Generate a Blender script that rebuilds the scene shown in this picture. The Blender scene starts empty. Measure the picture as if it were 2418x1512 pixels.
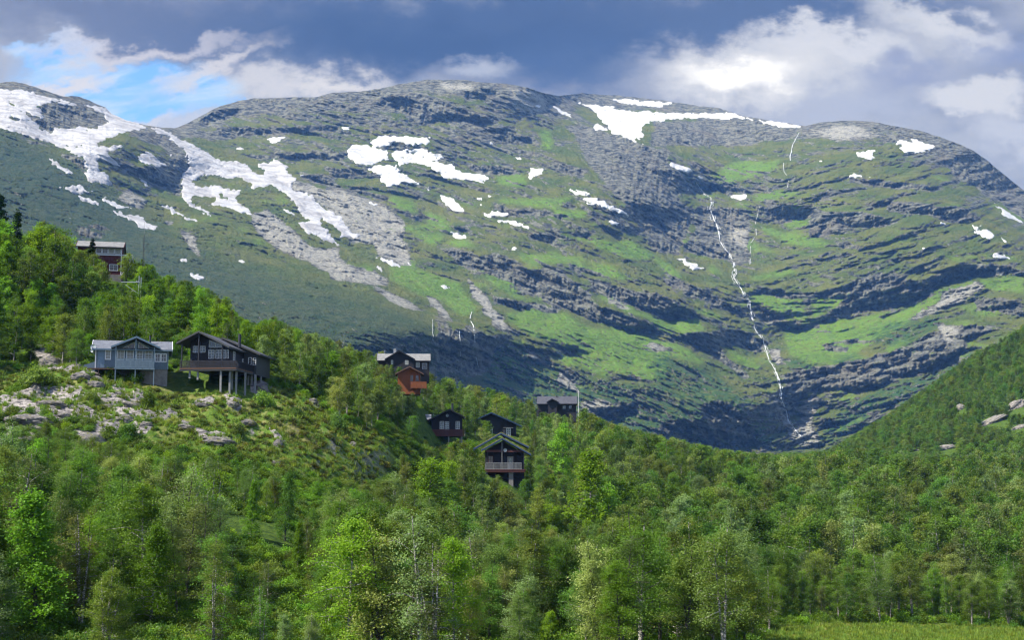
import bpy, math, random
import numpy as np
from mathutils import Vector, Matrix

SC = bpy.context.scene
COL = SC.collection
rng = np.random.default_rng(7)
random.seed(7)

# ------------------------------------------------------------------ camera
W0, H0, F0, HOR = 2418.0, 1512.0, 3358.0, 1150.0      # picture units used for measuring, focal length, horizon
PITCH = math.atan((HOR - H0/2)/F0)
cam = bpy.data.cameras.new('camera'); camo = bpy.data.objects.new('camera', cam); COL.objects.link(camo)
cam.sensor_width = 36.0; cam.lens = 36.0*F0/W0; cam.clip_start = 1.0; cam.clip_end = 60000.0
camo.location = (0, 0, 0); camo.rotation_euler = (math.pi/2 + PITCH, 0, 0)
SC.camera = camo

# ------------------------------------------------------------------ sun
SUN = Vector((-0.60, -0.24, 0.76)).normalized()       # towards the sun
sl = bpy.data.lights.new('sun', 'SUN'); so = bpy.data.objects.new('sun', sl); COL.objects.link(so)
sl.energy = 5.0; sl.angle = math.radians(0.5); sl.color = (1.0, 0.95, 0.86)
so.rotation_euler = (-SUN).to_track_quat('-Z', 'Y').to_euler()

SC.view_settings.view_transform = 'Standard'; SC.view_settings.look = 'None'
SC.view_settings.exposure = 0.95; SC.view_settings.gamma = 1.0
SC.render.engine = 'CYCLES'
cy = SC.cycles
cy.max_bounces = 6; cy.diffuse_bounces = 3; cy.glossy_bounces = 2; cy.transmission_bounces = 3; cy.volume_bounces = 0
cy.transparent_max_bounces = 4; cy.use_denoising = True; cy.use_adaptive_sampling = False; cy.filter_width = 1.25
cy.sample_clamp_indirect = 4.0

# ------------------------------------------------------------------ node helper
class NT:
    def __init__(s, tree): s.t = tree; s.n = tree.nodes; s.l = tree.links
    def new(s, typ, **kw):
        n = s.n.new(typ)
        for k, v in kw.items(): setattr(n, k, v)
        return n
    def put(s, sock, v):
        if isinstance(v, bpy.types.NodeSocket): s.l.new(v, sock)
        elif isinstance(v, (tuple, list)) and len(v) == 3 and sock.type == 'RGBA': sock.default_value = (*v, 1)
        else: sock.default_value = v
    def math(s, op, a, b=0.0, c=None, clamp=False):
        n = s.new('ShaderNodeMath', operation=op, use_clamp=clamp); s.put(n.inputs[0], a); s.put(n.inputs[1], b)
        if c is not None: s.put(n.inputs[2], c)
        return n.outputs[0]
    def vec(s, op, a, b):
        n = s.new('ShaderNodeVectorMath', operation=op); s.put(n.inputs[0], a); s.put(n.inputs[1], b)
        return n.outputs[1] if op in ('LENGTH', 'DOT_PRODUCT', 'DISTANCE') else n.outputs[0]
    def comb(s, x, y, z=0.0):
        n = s.new('ShaderNodeCombineXYZ'); s.put(n.inputs[0], x); s.put(n.inputs[1], y); s.put(n.inputs[2], z); return n.outputs[0]
    def noise(s, vec, scale, detail=4.0, rough=0.55, dist=0.0, color=False):
        n = s.new('ShaderNodeTexNoise'); n.noise_dimensions = '3D'
        if vec is not None: s.put(n.inputs['Vector'], vec)
        n.inputs['Scale'].default_value = scale; n.inputs['Detail'].default_value = detail
        n.inputs['Roughness'].default_value = rough; n.inputs['Distortion'].default_value = dist
        return n.outputs['Color' if color else 'Fac']
    def ramp(s, v, a, b, lo=0.0, hi=1.0, smooth=True):
        n = s.new('ShaderNodeMapRange'); n.interpolation_type = 'SMOOTHSTEP' if smooth else 'LINEAR'; n.clamp = True
        s.put(n.inputs[0], v); s.put(n.inputs[1], a); s.put(n.inputs[2], b); s.put(n.inputs[3], lo); s.put(n.inputs[4], hi)
        return n.outputs[0]
    def mix(s, f, a, b, blend='MIX'):
        n = s.new('ShaderNodeMix', data_type='RGBA', blend_type=blend); n.clamp_factor = True
        s.put(n.inputs[0], f); s.put(n.inputs[6], a); s.put(n.inputs[7], b); return n.outputs[2]
    def attr(s, name, out='Fac'):
        n = s.new('ShaderNodeAttribute'); n.attribute_name = name; return n.outputs[out]

def srgb(r, g, b):
    f = lambda c: (c/255/12.92) if c/255 <= 0.04045 else ((c/255 + 0.055)/1.055)**2.4
    return (f(r), f(g), f(b))

# ------------------------------------------------------------------ sky: Nishita with banks of cloud laid out by direction
world = bpy.data.worlds.new('World'); SC.world = world; world.use_nodes = True
w = NT(world.node_tree); w.n.clear()
WS = 0.1
sky = w.new('ShaderNodeTexSky', sky_type='NISHITA'); sky.sun_disc = False
sky.sun_elevation = math.asin(SUN.z); sky.sun_rotation = math.atan2(SUN.x, SUN.y)
sky.altitude = 800; sky.air_density = 1.0; sky.dust_density = 0.3
tc = w.new('ShaderNodeTexCoord'); sep = w.new('ShaderNodeSeparateXYZ'); w.l.new(tc.outputs['Generated'], sep.inputs[0])
yy = w.math('MAXIMUM', w.math('ABSOLUTE', sep.outputs[1]), 0.15)
U = w.math('DIVIDE', sep.outputs[0], yy); V = w.math('DIVIDE', sep.outputs[2], yy)
P = w.comb(U, V, 0.0)
def uv(px, py):
    x = (px-W0/2)/F0; y = (H0/2-py)/F0
    d = math.cos(PITCH) - y*math.sin(PITCH); return x/d, (math.sin(PITCH)+y*math.cos(PITCH))/d
d1 = w.vec('SUBTRACT', w.noise(P, 9.0, 6, 0.6, color=True), (0.5, 0.5, 0.5))
d2 = w.vec('SUBTRACT', w.noise(w.comb(U, w.math('MULTIPLY', V, 1.7), 3.0), 30.0, 7, 0.62, color=True), (0.5, 0.5, 0.5))
s1 = w.new('ShaderNodeVectorMath', operation='SCALE'); w.l.new(d1, s1.inputs[0]); s1.inputs[3].default_value = 0.07
s2 = w.new('ShaderNodeVectorMath', operation='SCALE'); w.l.new(d2, s2.inputs[0]); s2.inputs[3].default_value = 0.048
PW = w.vec('ADD', w.vec('ADD', P, s1.outputs[0]), s2.outputs[0])
PS = w.vec('ADD', P, s1.outputs[0])
base = w.mix(w.ramp(w.noise(w.comb(U, w.math('MULTIPLY', V, 2.5), 1.0), 5.0, 6, 0.55), 0.35, 0.7), srgb(120, 127, 152), srgb(180, 184, 196))
sepn = sky.outputs[0]
blue = w.mix(1.0, sepn, (0.70, 1.0, 1.30), 'MULTIPLY')
cloudscale = 0.55/WS
def cs(c): return tuple(x*cloudscale for x in c)
cur = w.mix(1.0, base, (cloudscale,)*3, 'MULTIPLY')
def blob(cur, px, py, rx, ry, color, soft=0.6, amount=1.0, p=None, ang=0.0, shade=None):
    cu, cv = uv(px, py); p = p or PW
    q = w.vec('SUBTRACT', p, (cu, cv, 0))
    if ang:
        m = w.new('ShaderNodeVectorRotate', rotation_type='Z_AXIS'); w.put(m.inputs['Vector'], q); m.inputs['Angle'].default_value = ang; q = m.outputs[0]
    q = w.vec('MULTIPLY', q, (F0/rx, F0/ry, 0))
    L = w.vec('LENGTH', q, (0, 0, 0))
    m = w.ramp(L, 1.0-soft, 1.0+soft*0.4, amount, 0.0)
    return w.mix(m, cur, color if isinstance(color, bpy.types.NodeSocket) else cs(color))
# (px, py, rx, ry, colour)
cur = blob(cur, 300, 30, 700, 110, srgb(104, 112, 140), 0.8, 0.9)
cur = blob(cur, 1150, 50, 900, 150, srgb(72, 88, 125), 0.6, 1.0)
cur = blob(cur, 1050, 100, 480, 95, srgb(60, 76, 113), 0.8, 0.9)
cur = blob(cur, 1350, 150, 260, 90, srgb(72, 90, 130), 0.8, 0.85)
cur = blob(cur, 1900, 15, 520, 66, srgb(80, 95, 130), 0.6, 0.95)
cur = blob(cur, 620, 190, 300, 45, srgb(205, 205, 212), 0.8, 0.9)
cur = blob(cur, 820, 195, 130, 26, srgb(222, 220, 222), 0.9, 0.8)
cur = blob(cur, 1120, 165, 110, 42, srgb(188, 194, 210), 0.9, 0.75)
cur = blob(cur, 1930, 150, 470, 105, srgb(186, 190, 202), 0.7, 0.95)
cur = blob(cur, 2180, 60, 230, 60, srgb(200, 203, 212), 0.6, 0.9, ang=0.3)
cur = blob(cur, 2010, 250, 240, 50, srgb(172, 178, 198), 0.8, 0.8)
cur = blob(cur, 1760, 150, 260, 90, srgb(222, 223, 228), 0.7, 0.9)
cur = blob(cur, 1745, 158, 125, 40, (1.15, 1.15, 1.15), 0.9, 1.0)
cur = blob(cur, 2140, 185, 150, 50, srgb(134, 142, 176), 0.9, 0.7)
cur = blob(cur, 2400, 110, 150, 80, srgb(130, 140, 176), 0.8, 0.8)
cur = blob(cur, 2320, 245, 150, 62, srgb(208, 210, 218), 0.45, 0.95)
cur = blob(cur, 2240, 50, 170, 40, srgb(210, 212, 220), 0.9, 0.8, ang=0.25)
cur = blob(cur, 1960, 95, 190, 42, srgb(214, 216, 224), 0.6, 0.8, ang=0.2)
cur = blob(cur, 2400, 340, 120, 70, srgb(190, 194, 208), 0.6, 0.9)
cur = blob(cur, 60, 190, 120, 70, srgb(172, 180, 200), 0.8, 0.8)
# the open patch of blue sky at the left, with thin cloud drawn across it
hole = [(90, 140, 100, 34), (300, 190, 260, 80), (450, 215, 140, 62), (560, 262, 80, 40), (200, 160, 190, 60)]
hm = None
for (px, py, rx, ry) in hole:
    cu, cv = uv(px, py)
    q = w.vec('MULTIPLY', w.vec('SUBTRACT', PW, (cu, cv, 0)), (F0/rx, F0/ry, 0))
    m = w.ramp(w.vec('LENGTH', q, (0, 0, 0)), 0.55, 1.15, 1.0, 0.0)
    hm = m if hm is None else w.math('MAXIMUM', hm, m)
wisp = w.noise(w.comb(w.math('ADD', w.math('MULTIPLY', U, 9.0), w.math('MULTIPLY', V, 14.0)), w.math('SUBTRACT', w.math('MULTIPLY', V, 60.0), w.math('MULTIPLY', U, 18.0)), 0.0), 1.0, 6, 0.62, 0.5)
wisp = w.ramp(wisp, 0.36, 0.72, 0.0, 0.85)
bluec = w.mix(wisp, blue, cs(srgb(205, 222, 240)))
cur = w.mix(hm, cur, bluec)
cur = blob(cur, 300, 108, 330, 24, srgb(206, 204, 214), 0.9, 0.85, ang=-0.12)
cur = blob(cur, 500, 140, 170, 26, srgb(212, 210, 216), 0.8, 0.85, ang=-0.35)
cur = blob(cur, 140, 190, 130, 34, srgb(216, 214, 220), 0.7, 0.95, ang=-0.35)
cur = blob(cur, 320, 262, 150, 26, srgb(206, 208, 222), 0.8, 0.9, ang=-0.1)
cur = blob(cur, 440, 285, 120, 26, srgb(190, 198, 220), 0.8, 0.9)
# everywhere outside the picture: broken cloud, for the light it gives
dirn = tc.outputs['Generated']
gen = w.mix(w.ramp(w.noise(dirn, 3.0, 5, 0.6), 0.42, 0.58), w.mix(1.0, sky.outputs[0], (0.75, 0.95, 1.3), 'MULTIPLY'), cs((0.62, 0.70, 0.90)))
front = w.math('MULTIPLY', w.ramp(V, 0.40, 0.62, 1.0, 0.0), w.ramp(sep.outputs[1], 0.3, 0.6))
cur = w.mix(front, gen, cur)
cur = w.mix(w.ramp(sep.outputs[2], -0.02, 0.02), cs((0.10, 0.14, 0.10)), cur)
bg = w.new('ShaderNodeBackground'); w.put(bg.inputs[0], cur); bg.inputs[1].default_value = WS
ow = w.new('ShaderNodeOutputWorld'); w.l.new(bg.outputs[0], ow.inputs[0])

# ------------------------------------------------------------------ geometry helpers
def ray(px, py):
    x = (px-W0/2)/F0; y = (H0/2-py)/F0
    d = np.cos(PITCH) - y*np.sin(PITCH)
    return x/d, (np.sin(PITCH)+y*np.cos(PITCH))/d          # X per Y, Z per Y
def P3(px, py, Y):
    a, b = ray(px, py); return (a*Y, Y, b*Y)
def proj(X, Y, Z):
    c, s = math.cos(PITCH), math.sin(PITCH)
    d = Y*c + Z*s; u = Z*c - Y*s
    return W0/2 + F0*X/d, H0/2 - F0*u/d

def tag(o, label=None, cat=None, group=None, kind=None):
    if label: o['label'] = label
    if cat: o['category'] = cat
    if group: o['group'] = group
    if kind: o['kind'] = kind
    return o
def empty(name, loc, rz=0.0):
    o = bpy.data.objects.new(name, None); COL.objects.link(o); o.location = loc; o.rotation_euler = (0, 0, rz)
    o.empty_display_size = 0.5; return o
def mk_mesh(name, V_, F_, mats=(), smooth=False, attrs=None, mi=None):
    me = bpy.data.meshes.new(name)
    V_ = np.asarray(V_, np.float32); F_ = np.asarray(F_, np.int32)
    k = F_.shape[1]
    me.vertices.add(len(V_)); me.vertices.foreach_set('co', V_.ravel())
    me.loops.add(F_.size); me.loops.foreach_set('vertex_index', F_.ravel())
    me.polygons.add(len(F_)); me.polygons.foreach_set('loop_start', np.arange(0, F_.size, k, dtype=np.int32))
    me.polygons.foreach_set('loop_total', np.full(len(F_), k, np.int32))
    if smooth: me.polygons.foreach_set('use_smooth', np.ones(len(F_), bool))
    for m in mats: me.materials.append(m)
    if mi is not None: me.polygons.foreach_set('material_index', np.asarray(mi, np.int32))
    me.update(calc_edges=True)
    for n, a in (attrs or {}).items():
        at = me.attributes.new(n, 'FLOAT', 'POINT'); at.data.foreach_set('value', np.asarray(a, np.float32).ravel())
    return me
def link(name, me, parent=None):
    o = bpy.data.objects.new(name, me); COL.objects.link(o)
    if parent: o.parent = parent
    return o

class MB:                                              # mesh builder: boxes, prisms, tubes
    def __init__(s): s.v = []; s.f = []
    def add(s, vs, fs):
        b = len(s.v); s.v += [tuple(map(float, v)) for v in vs]; s.f += [tuple(b+i for i in f) for f in fs]; return s
    def box(s, x0, x1, y0, y1, z0, z1):
        return s.add([(x0,y0,z0),(x1,y0,z0),(x1,y1,z0),(x0,y1,z0),(x0,y0,z1),(x1,y0,z1),(x1,y1,z1),(x0,y1,z1)],
                     [(0,3,2,1),(4,5,6,7),(0,1,5,4),(1,2,6,5),(2,3,7,6),(3,0,4,7)])
    def bar(s, a, b, r, r2=None):                      # square bar between points
        a = Vector(a); b = Vector(b); d = (b-a).normalized()
        up = Vector((0,0,1)) if abs(d.z) < 0.95 else Vector((0,1,0))
        x = d.cross(up).normalized(); y = x.cross(d); r2 = r2 or r
        vs = [a+x*i*r+y*j*r2 for i, j in ((-1,-1),(1,-1),(1,1),(-1,1))] + [b+x*i*r+y*j*r2 for i, j in ((-1,-1),(1,-1),(1,1),(-1,1))]
        return s.add(vs, [(0,1,2,3),(7,6,5,4),(0,4,5,1),(1,5,6,2),(2,6,7,3),(3,7,4,0)])
    def prism(s, poly, y0, y1):                        # polygon in x,z extruded along y
        n = len(poly)
        vs = [(x, y0, z) for x, z in poly] + [(x, y1, z) for x, z in poly]
        fs = [tuple(range(n))[::-1] if False else tuple(range(n)), tuple(range(2*n-1, n-1, -1))]
        fs += [(i, n+i, n+(i+1) % n, (i+1) % n) for i in range(n)]
        return s.add(vs, fs)
    def cyl(s, p, r, h, n=12, r2=None):
        r2 = r if r2 is None else r2
        vs = [(p[0]+r*math.cos(2*math.pi*i/n), p[1]+r*math.sin(2*math.pi*i/n), p[2]) for i in range(n)]
        vs += [(p[0]+r2*math.cos(2*math.pi*i/n), p[1]+r2*math.sin(2*math.pi*i/n), p[2]+h) for i in range(n)]
        return s.add(vs, [tuple(range(n))[::-1], tuple(range(n, 2*n))] + [(i, (i+1) % n, n+(i+1) % n, n+i) for i in range(n)])
    def build(s, name, mat, parent=None):
        me = bpy.data.meshes.new(name); me.from_pydata(s.v, [], s.f); me.materials.append(mat)
        me.update()
        import bmesh
        bm = bmesh.new(); bm.from_mesh(me); bmesh.ops.recalc_face_normals(bm, faces=bm.faces); bm.to_mesh(me); bm.free()
        return link(name, me, parent)

# value noise -------------------------------------------------------------
def _h(ix, iy, seed):
    n = (ix.astype(np.int64)*374761393 + iy.astype(np.int64)*668265263 + seed*1442695041) & 0xffffffff
    n = ((n ^ (n >> 13))*1274126177) & 0xffffffff
    return ((n ^ (n >> 16)) & 0xffffff).astype(np.float32)/0xffffff
def vn(x, y, seed=0):
    x0 = np.floor(x); y0 = np.floor(y); fx = x-x0; fy = y-y0
    fx = fx*fx*fx*(fx*(fx*6-15)+10); fy = fy*fy*fy*(fy*(fy*6-15)+10)
    a = _h(x0, y0, seed); b = _h(x0+1, y0, seed); c = _h(x0, y0+1, seed); d = _h(x0+1, y0+1, seed)
    return (a+(b-a)*fx + (c-a)*fy + (a-b-c+d)*fx*fy)*2-1
def fbm(x, y, o=4, g=0.5, seed=0, ridge=False):
    t = 0; a = 1.0; s = 0
    for i in range(o):
        ca, sa = math.cos(0.5+1.1*i), math.sin(0.5+1.1*i)      # turn each octave so that no lattice shows
        n = vn((x*ca-y*sa)*2**i + 17.3*i, (x*sa+y*ca)*2**i - 9.1*i, seed+i)
        if ridge: n = 1-2*np.abs(n)
        t = t + a*n; s += a; a *= g
    return t/s
def smooth(x, a, b):
    t = np.clip((x-a)/(b-a), 0, 1); return t*t*(3-2*t)
def inpoly(x, y, poly):
    r = np.zeros(x.shape, bool); n = len(poly)
    for i in range(n):
        x0, y0 = poly[i]; x1, y1 = poly[(i+1) % n]
        if y0 == y1: continue
        c = ((y0 > y) != (y1 > y)) & (x < (x1-x0)*(y-y0)/(y1-y0)+x0)
        r ^= c
    return r
def rbf(pts, vals, lam=0.0):
    pts = np.asarray(pts, float); vals = np.asarray(vals, float); sc = np.abs(pts).max(0); p = pts/sc; n = len(p)
    def K(r2): return np.where(r2 > 0, r2*np.log(np.maximum(r2, 1e-12)), 0)
    A = np.zeros((n+3, n+3)); A[:n, :n] = K(((p[:, None]-p[None])**2).sum(-1)) + lam*np.eye(n)
    A[:n, n] = 1; A[:n, n+1:] = p; A[n, :n] = 1; A[n+1:, :n] = p.T
    sol = np.linalg.solve(A, np.r_[vals, 0, 0, 0])
    def f(x, y):
        x = np.asarray(x, float)/sc[0]; y = np.asarray(y, float)/sc[1]
        o = sol[n] + sol[n+1]*x + sol[n+2]*y
        for i in range(n): o = o + sol[i]*K((x-p[i, 0])**2+(y-p[i, 1])**2)
        return o
    return f
def blur(a, sy, sx):                                   # gaussian blur in index units, reflected at the edges
    for ax, s in ((0, sy), (1, sx)):
        if s <= 0: continue
        r = int(3*s)+1; k = np.exp(-0.5*(np.arange(-r, r+1)/s)**2); k /= k.sum()
        pad = [(0, 0), (0, 0)]; pad[ax] = (r, r)
        b = np.pad(a, pad, mode='edge'); n = b.shape[ax]
        fb = np.fft.rfft(b, axis=ax); kk = np.zeros(n); kk[:2*r+1] = k; fk = np.fft.rfft(kk)
        fk = fk[:, None] if ax == 0 else fk[None]
        c = np.fft.irfft(fb*fk, n=n, axis=ax)
        a = c[2*r:] if ax == 0 else c[:, 2*r:]
    return a

# ------------------------------------------------------------------ materials
def material(name):
    m = bpy.data.materials.new(name); m.use_nodes = True; t = NT(m.node_tree)
    b = t.n['Principled BSDF']; return m, t, b
def geo_pos(t):
    g = t.new('ShaderNodeNewGeometry'); return g.outputs['Position']
def obj_pos(t):
    g = t.new('ShaderNodeTexCoord'); return g.outputs['Object']
def bump(t, b, h, strength=0.5, dist=1.0):
    n = t.new('ShaderNodeBump'); n.inputs['Strength'].default_value = strength; n.inputs['Distance'].default_value = dist
    t.put(n.inputs['Height'], h); t.l.new(n.outputs[0], b.inputs['Normal'])
def wood(name, c, c2=None, rough=0.75, axis='z', pitch=0.14, glow=None):
    """painted boards: grain, weathering and board joints"""
    m, t, b = material(name); p = obj_pos(t); s = t.new('ShaderNodeSeparateXYZ'); t.l.new(p, s.inputs[0])
    c2 = c2 or tuple(x*0.7 for x in c)
    mp = t.vec('MULTIPLY', p, (8, 8, 1.2) if axis == 'z' else (1.2, 1.2, 8))
    col = t.mix(t.ramp(t.noise(mp, 1.5, 5, 0.6), 0.3, 0.75), c, c2)
    co = t.math('ADD', s.outputs[0], s.outputs[1]) if axis == 'z' else s.outputs[2]
    fr = t.math('FRACT', t.math('DIVIDE', co, pitch))
    gr = t.math('LESS_THAN', fr, 0.12)
    col = t.mix(t.math('MULTIPLY', gr, 0.5), col, tuple(x*0.35 for x in c))
    t.put(b.inputs['Base Color'], col); b.inputs['Roughness'].default_value = rough
    bump(t, b, t.math('SUBTRACT', 1.0, gr), 0.6, 0.02); return m
def plain(name, c, rough=0.6, var=0.25, scale=6.0, metal=0.0, spec=0.5):
    m, t, b = material(name); p = obj_pos(t)
    col = t.mix(t.ramp(t.noise(p, scale, 5, 0.6), 0.3, 0.75), c, tuple(x*(1-var) for x in c))
    t.put(b.inputs['Base Color'], col); b.inputs['Roughness'].default_value = rough; b.inputs['Metallic'].default_value = metal
    b.inputs['Specular IOR Level'].default_value = spec
    bump(t, b, t.noise(p, scale*3, 4), 0.15, 0.05); return m
M = {}
M['blue_wood'] = wood('blue_grey_boards', (0.135, 0.19, 0.25))
M['blue_trim'] = plain('blue_grey_trim', (0.15, 0.225, 0.31), 0.6)
M['white'] = plain('white_paint', (0.66, 0.67, 0.70), 0.5, 0.15)
M['rail_blue'] = plain('pale_blue_rail', (0.21, 0.275, 0.335), 0.6)
M['black_wood'] = wood('black_stained_boards', (0.007, 0.008, 0.016), (0.013, 0.012, 0.019), axis='x', pitch=0.2)
M['grey_wood'] = wood('weathered_grey_boards', (0.030, 0.035, 0.042), (0.05, 0.053, 0.055), axis='x', pitch=0.2)
M['black_trim'] = plain('black_trim', (0.015, 0.015, 0.024), 0.5)
M['navy_trim'] = plain('navy_trim', (0.022, 0.058, 0.14), 0.45)
M['brown_wood'] = wood('dark_brown_boards', (0.016, 0.010, 0.011), (0.028, 0.016, 0.016), axis='x', pitch=0.18)
M['redbrown'] = wood('red_brown_rail_boards', (0.11, 0.032, 0.028))
M['red_wood'] = wood('deep_red_boards', (0.085, 0.008, 0.011), axis='z')
M['orange_wood'] = wood('orange_stained_boards', (0.30, 0.085, 0.020), (0.16, 0.045, 0.014), axis='z', pitch=0.16)
M['falu'] = wood('falu_red_boards', (0.32, 0.07, 0.03), axis='z')
M['deck'] = wood('deck_planks', (0.15, 0.075, 0.045), (0.11, 0.055, 0.035), axis='z')
M['concrete'] = plain('concrete', (0.22, 0.205, 0.2), 0.9, 0.35, 2.0)
M['post_grey'] = plain('grey_post', (0.24, 0.245, 0.25), 0.8, 0.3, 3.0)
M['chimney_dark'] = plain('chimney_dark', (0.018, 0.022, 0.035), 0.6)
M['chimney_pale'] = plain('chimney_pale', (0.28, 0.29, 0.31), 0.8)
M['galv'] = plain('galvanised_steel', (0.42, 0.46, 0.48), 0.45, 0.2, 4, 0.4)
M['curtain'] = plain('curtain', (0.34, 0.33, 0.30), 0.9, 0.35, 5)
def shingles(name, c, c2, pitch=0.3):
    m, t, b = material(name); p = obj_pos(t)
    br = t.new('ShaderNodeTexBrick'); t.put(br.inputs['Vector'], p)
    for k, v in (('Scale', 1.0), ('Mortar Size', 0.02), ('Brick Width', 0.45), ('Row Height', pitch)): br.inputs[k].default_value = v
    br.inputs['Color1'].default_value = (*c, 1); br.inputs['Color2'].default_value = (*c2, 1); br.inputs['Mortar'].default_value = (*[x*0.4 for x in c], 1)
    col = t.mix(t.ramp(t.noise(p, 1.3, 6, 0.65), 0.35, 0.7), br.outputs[0], tuple(x*1.25 for x in c2))
    t.put(b.inputs['Base Color'], col); b.inputs['Roughness'].default_value = 0.7
    bump(t, b, br.outputs[1], -0.4, 0.02); return m
M['roof_grey'] = shingles('grey_shingles', (0.085, 0.095, 0.125), (0.115, 0.125, 0.15))
M['roof_dark'] = shingles('dark_shingles', (0.035, 0.038, 0.055), (0.05, 0.053, 0.068))
M['roof_slate'] = shingles('pale_slate', (0.13, 0.135, 0.14), (0.18, 0.18, 0.178))
M['roof_blue'] = plain('blue_black_roof', (0.035, 0.085, 0.16), 0.35, 0.2, 3)
m, t, b = material('window_glass')
t.put(b.inputs['Base Color'], t.mix(t.ramp(t.noise(obj_pos(t), 1.2, 3), 0.4, 0.65), (0.012, 0.018, 0.03), (0.10, 0.12, 0.13)))
b.inputs['Roughness'].default_value = 0.06; b.inputs['Specular IOR Level'].default_value = 0.8; M['glass'] = m
m, t, b = material('turf_roof_grass'); p = obj_pos(t)
t.put(b.inputs['Base Color'], t.mix(t.ramp(t.noise(p, 4, 5), 0.35, 0.65), (0.14, 0.17, 0.04), (0.27, 0.22, 0.10))); b.inputs['Roughness'].default_value = 1
bump(t, b, t.noise(p, 14, 5), 1.0, 0.1); M['turf'] = m
m, t, b = material('grey_rock'); p = obj_pos(t)
n1 = t.noise(p, 0.9, 8, 0.65); n2 = t.noise(t.vec('MULTIPLY', p, (1, 1, 3)), 3.5, 6, 0.7)
col = t.mix(t.ramp(n1, 0.35, 0.68), (0.12, 0.115, 0.12), (0.32, 0.29, 0.275))
col = t.mix(t.ramp(n2, 0.52, 0.7, 0, 0.75), col, (0.055, 0.055, 0.06))
g = t.new('ShaderNodeNewGeometry'); sz = t.new('ShaderNodeSeparateXYZ'); t.l.new(g.outputs['Normal'], sz.inputs[0])
moss = t.math('MULTIPLY', t.ramp(t.noise(p, 1.7, 6, 0.6), 0.52, 0.62), t.ramp(sz.outputs[2], 0.3, 0.8))
col = t.mix(moss, col, (0.14, 0.14, 0.035))
t.put(b.inputs['Base Color'], col); b.inputs['Roughness'].default_value = 0.95
bump(t, b, t.math('ADD', n2, t.noise(p, 9, 6, 0.7)), 0.9, 0.25); M['rock'] = m

def leafmat(name, c1, c2, trans=0.38, var=0.8):
    m = bpy.data.materials.new(name); m.use_nodes = True; t = NT(m.node_tree); t.n.clear()
    oi = t.new('ShaderNodeObjectInfo'); hue = t.attr('tone')
    f = t.math('ADD', t.math('MULTIPLY', hue, 0.6), t.math('MULTIPLY', oi.outputs['Random'], 0.4))
    col = t.mix(f, c1, c2)
    # per-tree vigour and warmth
    r2 = t.math('FRACT', t.math('MULTIPLY', oi.outputs['Random'], 7.31))
    br = t.ramp(r2, 0, 1, 0.9-var*0.5, 0.9+var*0.5, smooth=False)
    r3 = t.math('FRACT', t.math('MULTIPLY', oi.outputs['Random'], 23.7))
    mulc = t.new('ShaderNodeCombineColor'); t.put(mulc.inputs[0], t.math('MULTIPLY', br, t.ramp(r3, 0, 1, 0.86, 1.18, smooth=False))); t.put(mulc.inputs[1], br); t.put(mulc.inputs[2], t.math('MULTIPLY', br, t.ramp(r3, 0, 1, 1.3, 0.85, smooth=False)))
    col = t.mix(1.0, col, mulc.outputs[0], 'MULTIPLY')
    d = t.new('ShaderNodeBsdfDiffuse'); t.put(d.inputs[0], col)
    tr = t.new('ShaderNodeBsdfTranslucent'); t.put(tr.inputs[0], t.mix(1.0, col, (1.25, 1.3, 0.6), 'MULTIPLY'))
    gl = t.new('ShaderNodeBsdfGlossy'); gl.inputs['Roughness'].default_value = 0.45; t.put(gl.inputs[0], (0.5, 0.5, 0.5))
    m1 = t.new('ShaderNodeMixShader'); m1.inputs[0].default_value = trans; t.l.new(d.outputs[0], m1.inputs[1]); t.l.new(tr.outputs[0], m1.inputs[2])
    m2 = t.new('ShaderNodeMixShader'); m2.inputs[0].default_value = 0.012; t.l.new(m1.outputs[0], m2.inputs[1]); t.l.new(gl.outputs[0], m2.inputs[2])
    o = t.new('ShaderNodeOutputMaterial'); t.l.new(m2.outputs[0], o.inputs[0]); return m
LEAF = {
 'olive': leafmat('birch_leaves_olive', (0.088, 0.148, 0.024), (0.180, 0.255, 0.055)),
 'green': leafmat('birch_leaves_green', (0.062, 0.135, 0.016), (0.140, 0.250, 0.034)),
 'grey':  leafmat('birch_leaves_grey_green', (0.140, 0.200, 0.056), (0.240, 0.310, 0.100)),
 'vivid': leafmat('rowan_leaves_vivid', (0.085, 0.20, 0.014), (0.22, 0.37, 0.030), 0.4),
 'heath': leafmat('heath_leaves', (0.085, 0.125, 0.024), (0.19, 0.20, 0.050), 0.2, 0.8),
 'spruce': leafmat('spruce_needles', (0.012, 0.040, 0.010), (0.035, 0.085, 0.018), 0.1),
 'grass': leafmat('grass_blades', (0.10, 0.20, 0.018), (0.23, 0.30, 0.05), 0.3, 0.6),
}
m, t, b = material('birch_bark'); p = obj_pos(t); s = t.new('ShaderNodeSeparateXYZ'); t.l.new(p, s.inputs[0])
n1 = t.noise(t.vec('MULTIPLY', p, (3, 3, 9)), 1.6, 5, 0.6)
t.put(b.inputs['Base Color'], t.mix(t.ramp(n1, 0.42, 0.6), (0.07, 0.06, 0.055), (0.44, 0.41, 0.37))); b.inputs['Roughness'].default_value = 0.9; M['bark'] = m
m, t, b = material('dark_bark'); p = obj_pos(t)
t.put(b.inputs['Base Color'], t.mix(t.ramp(t.noise(p, 6, 5), 0.4, 0.7), (0.035, 0.028, 0.025), (0.12, 0.105, 0.095))); b.inputs['Roughness'].default_value = 0.95; M['dbark'] = m

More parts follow.
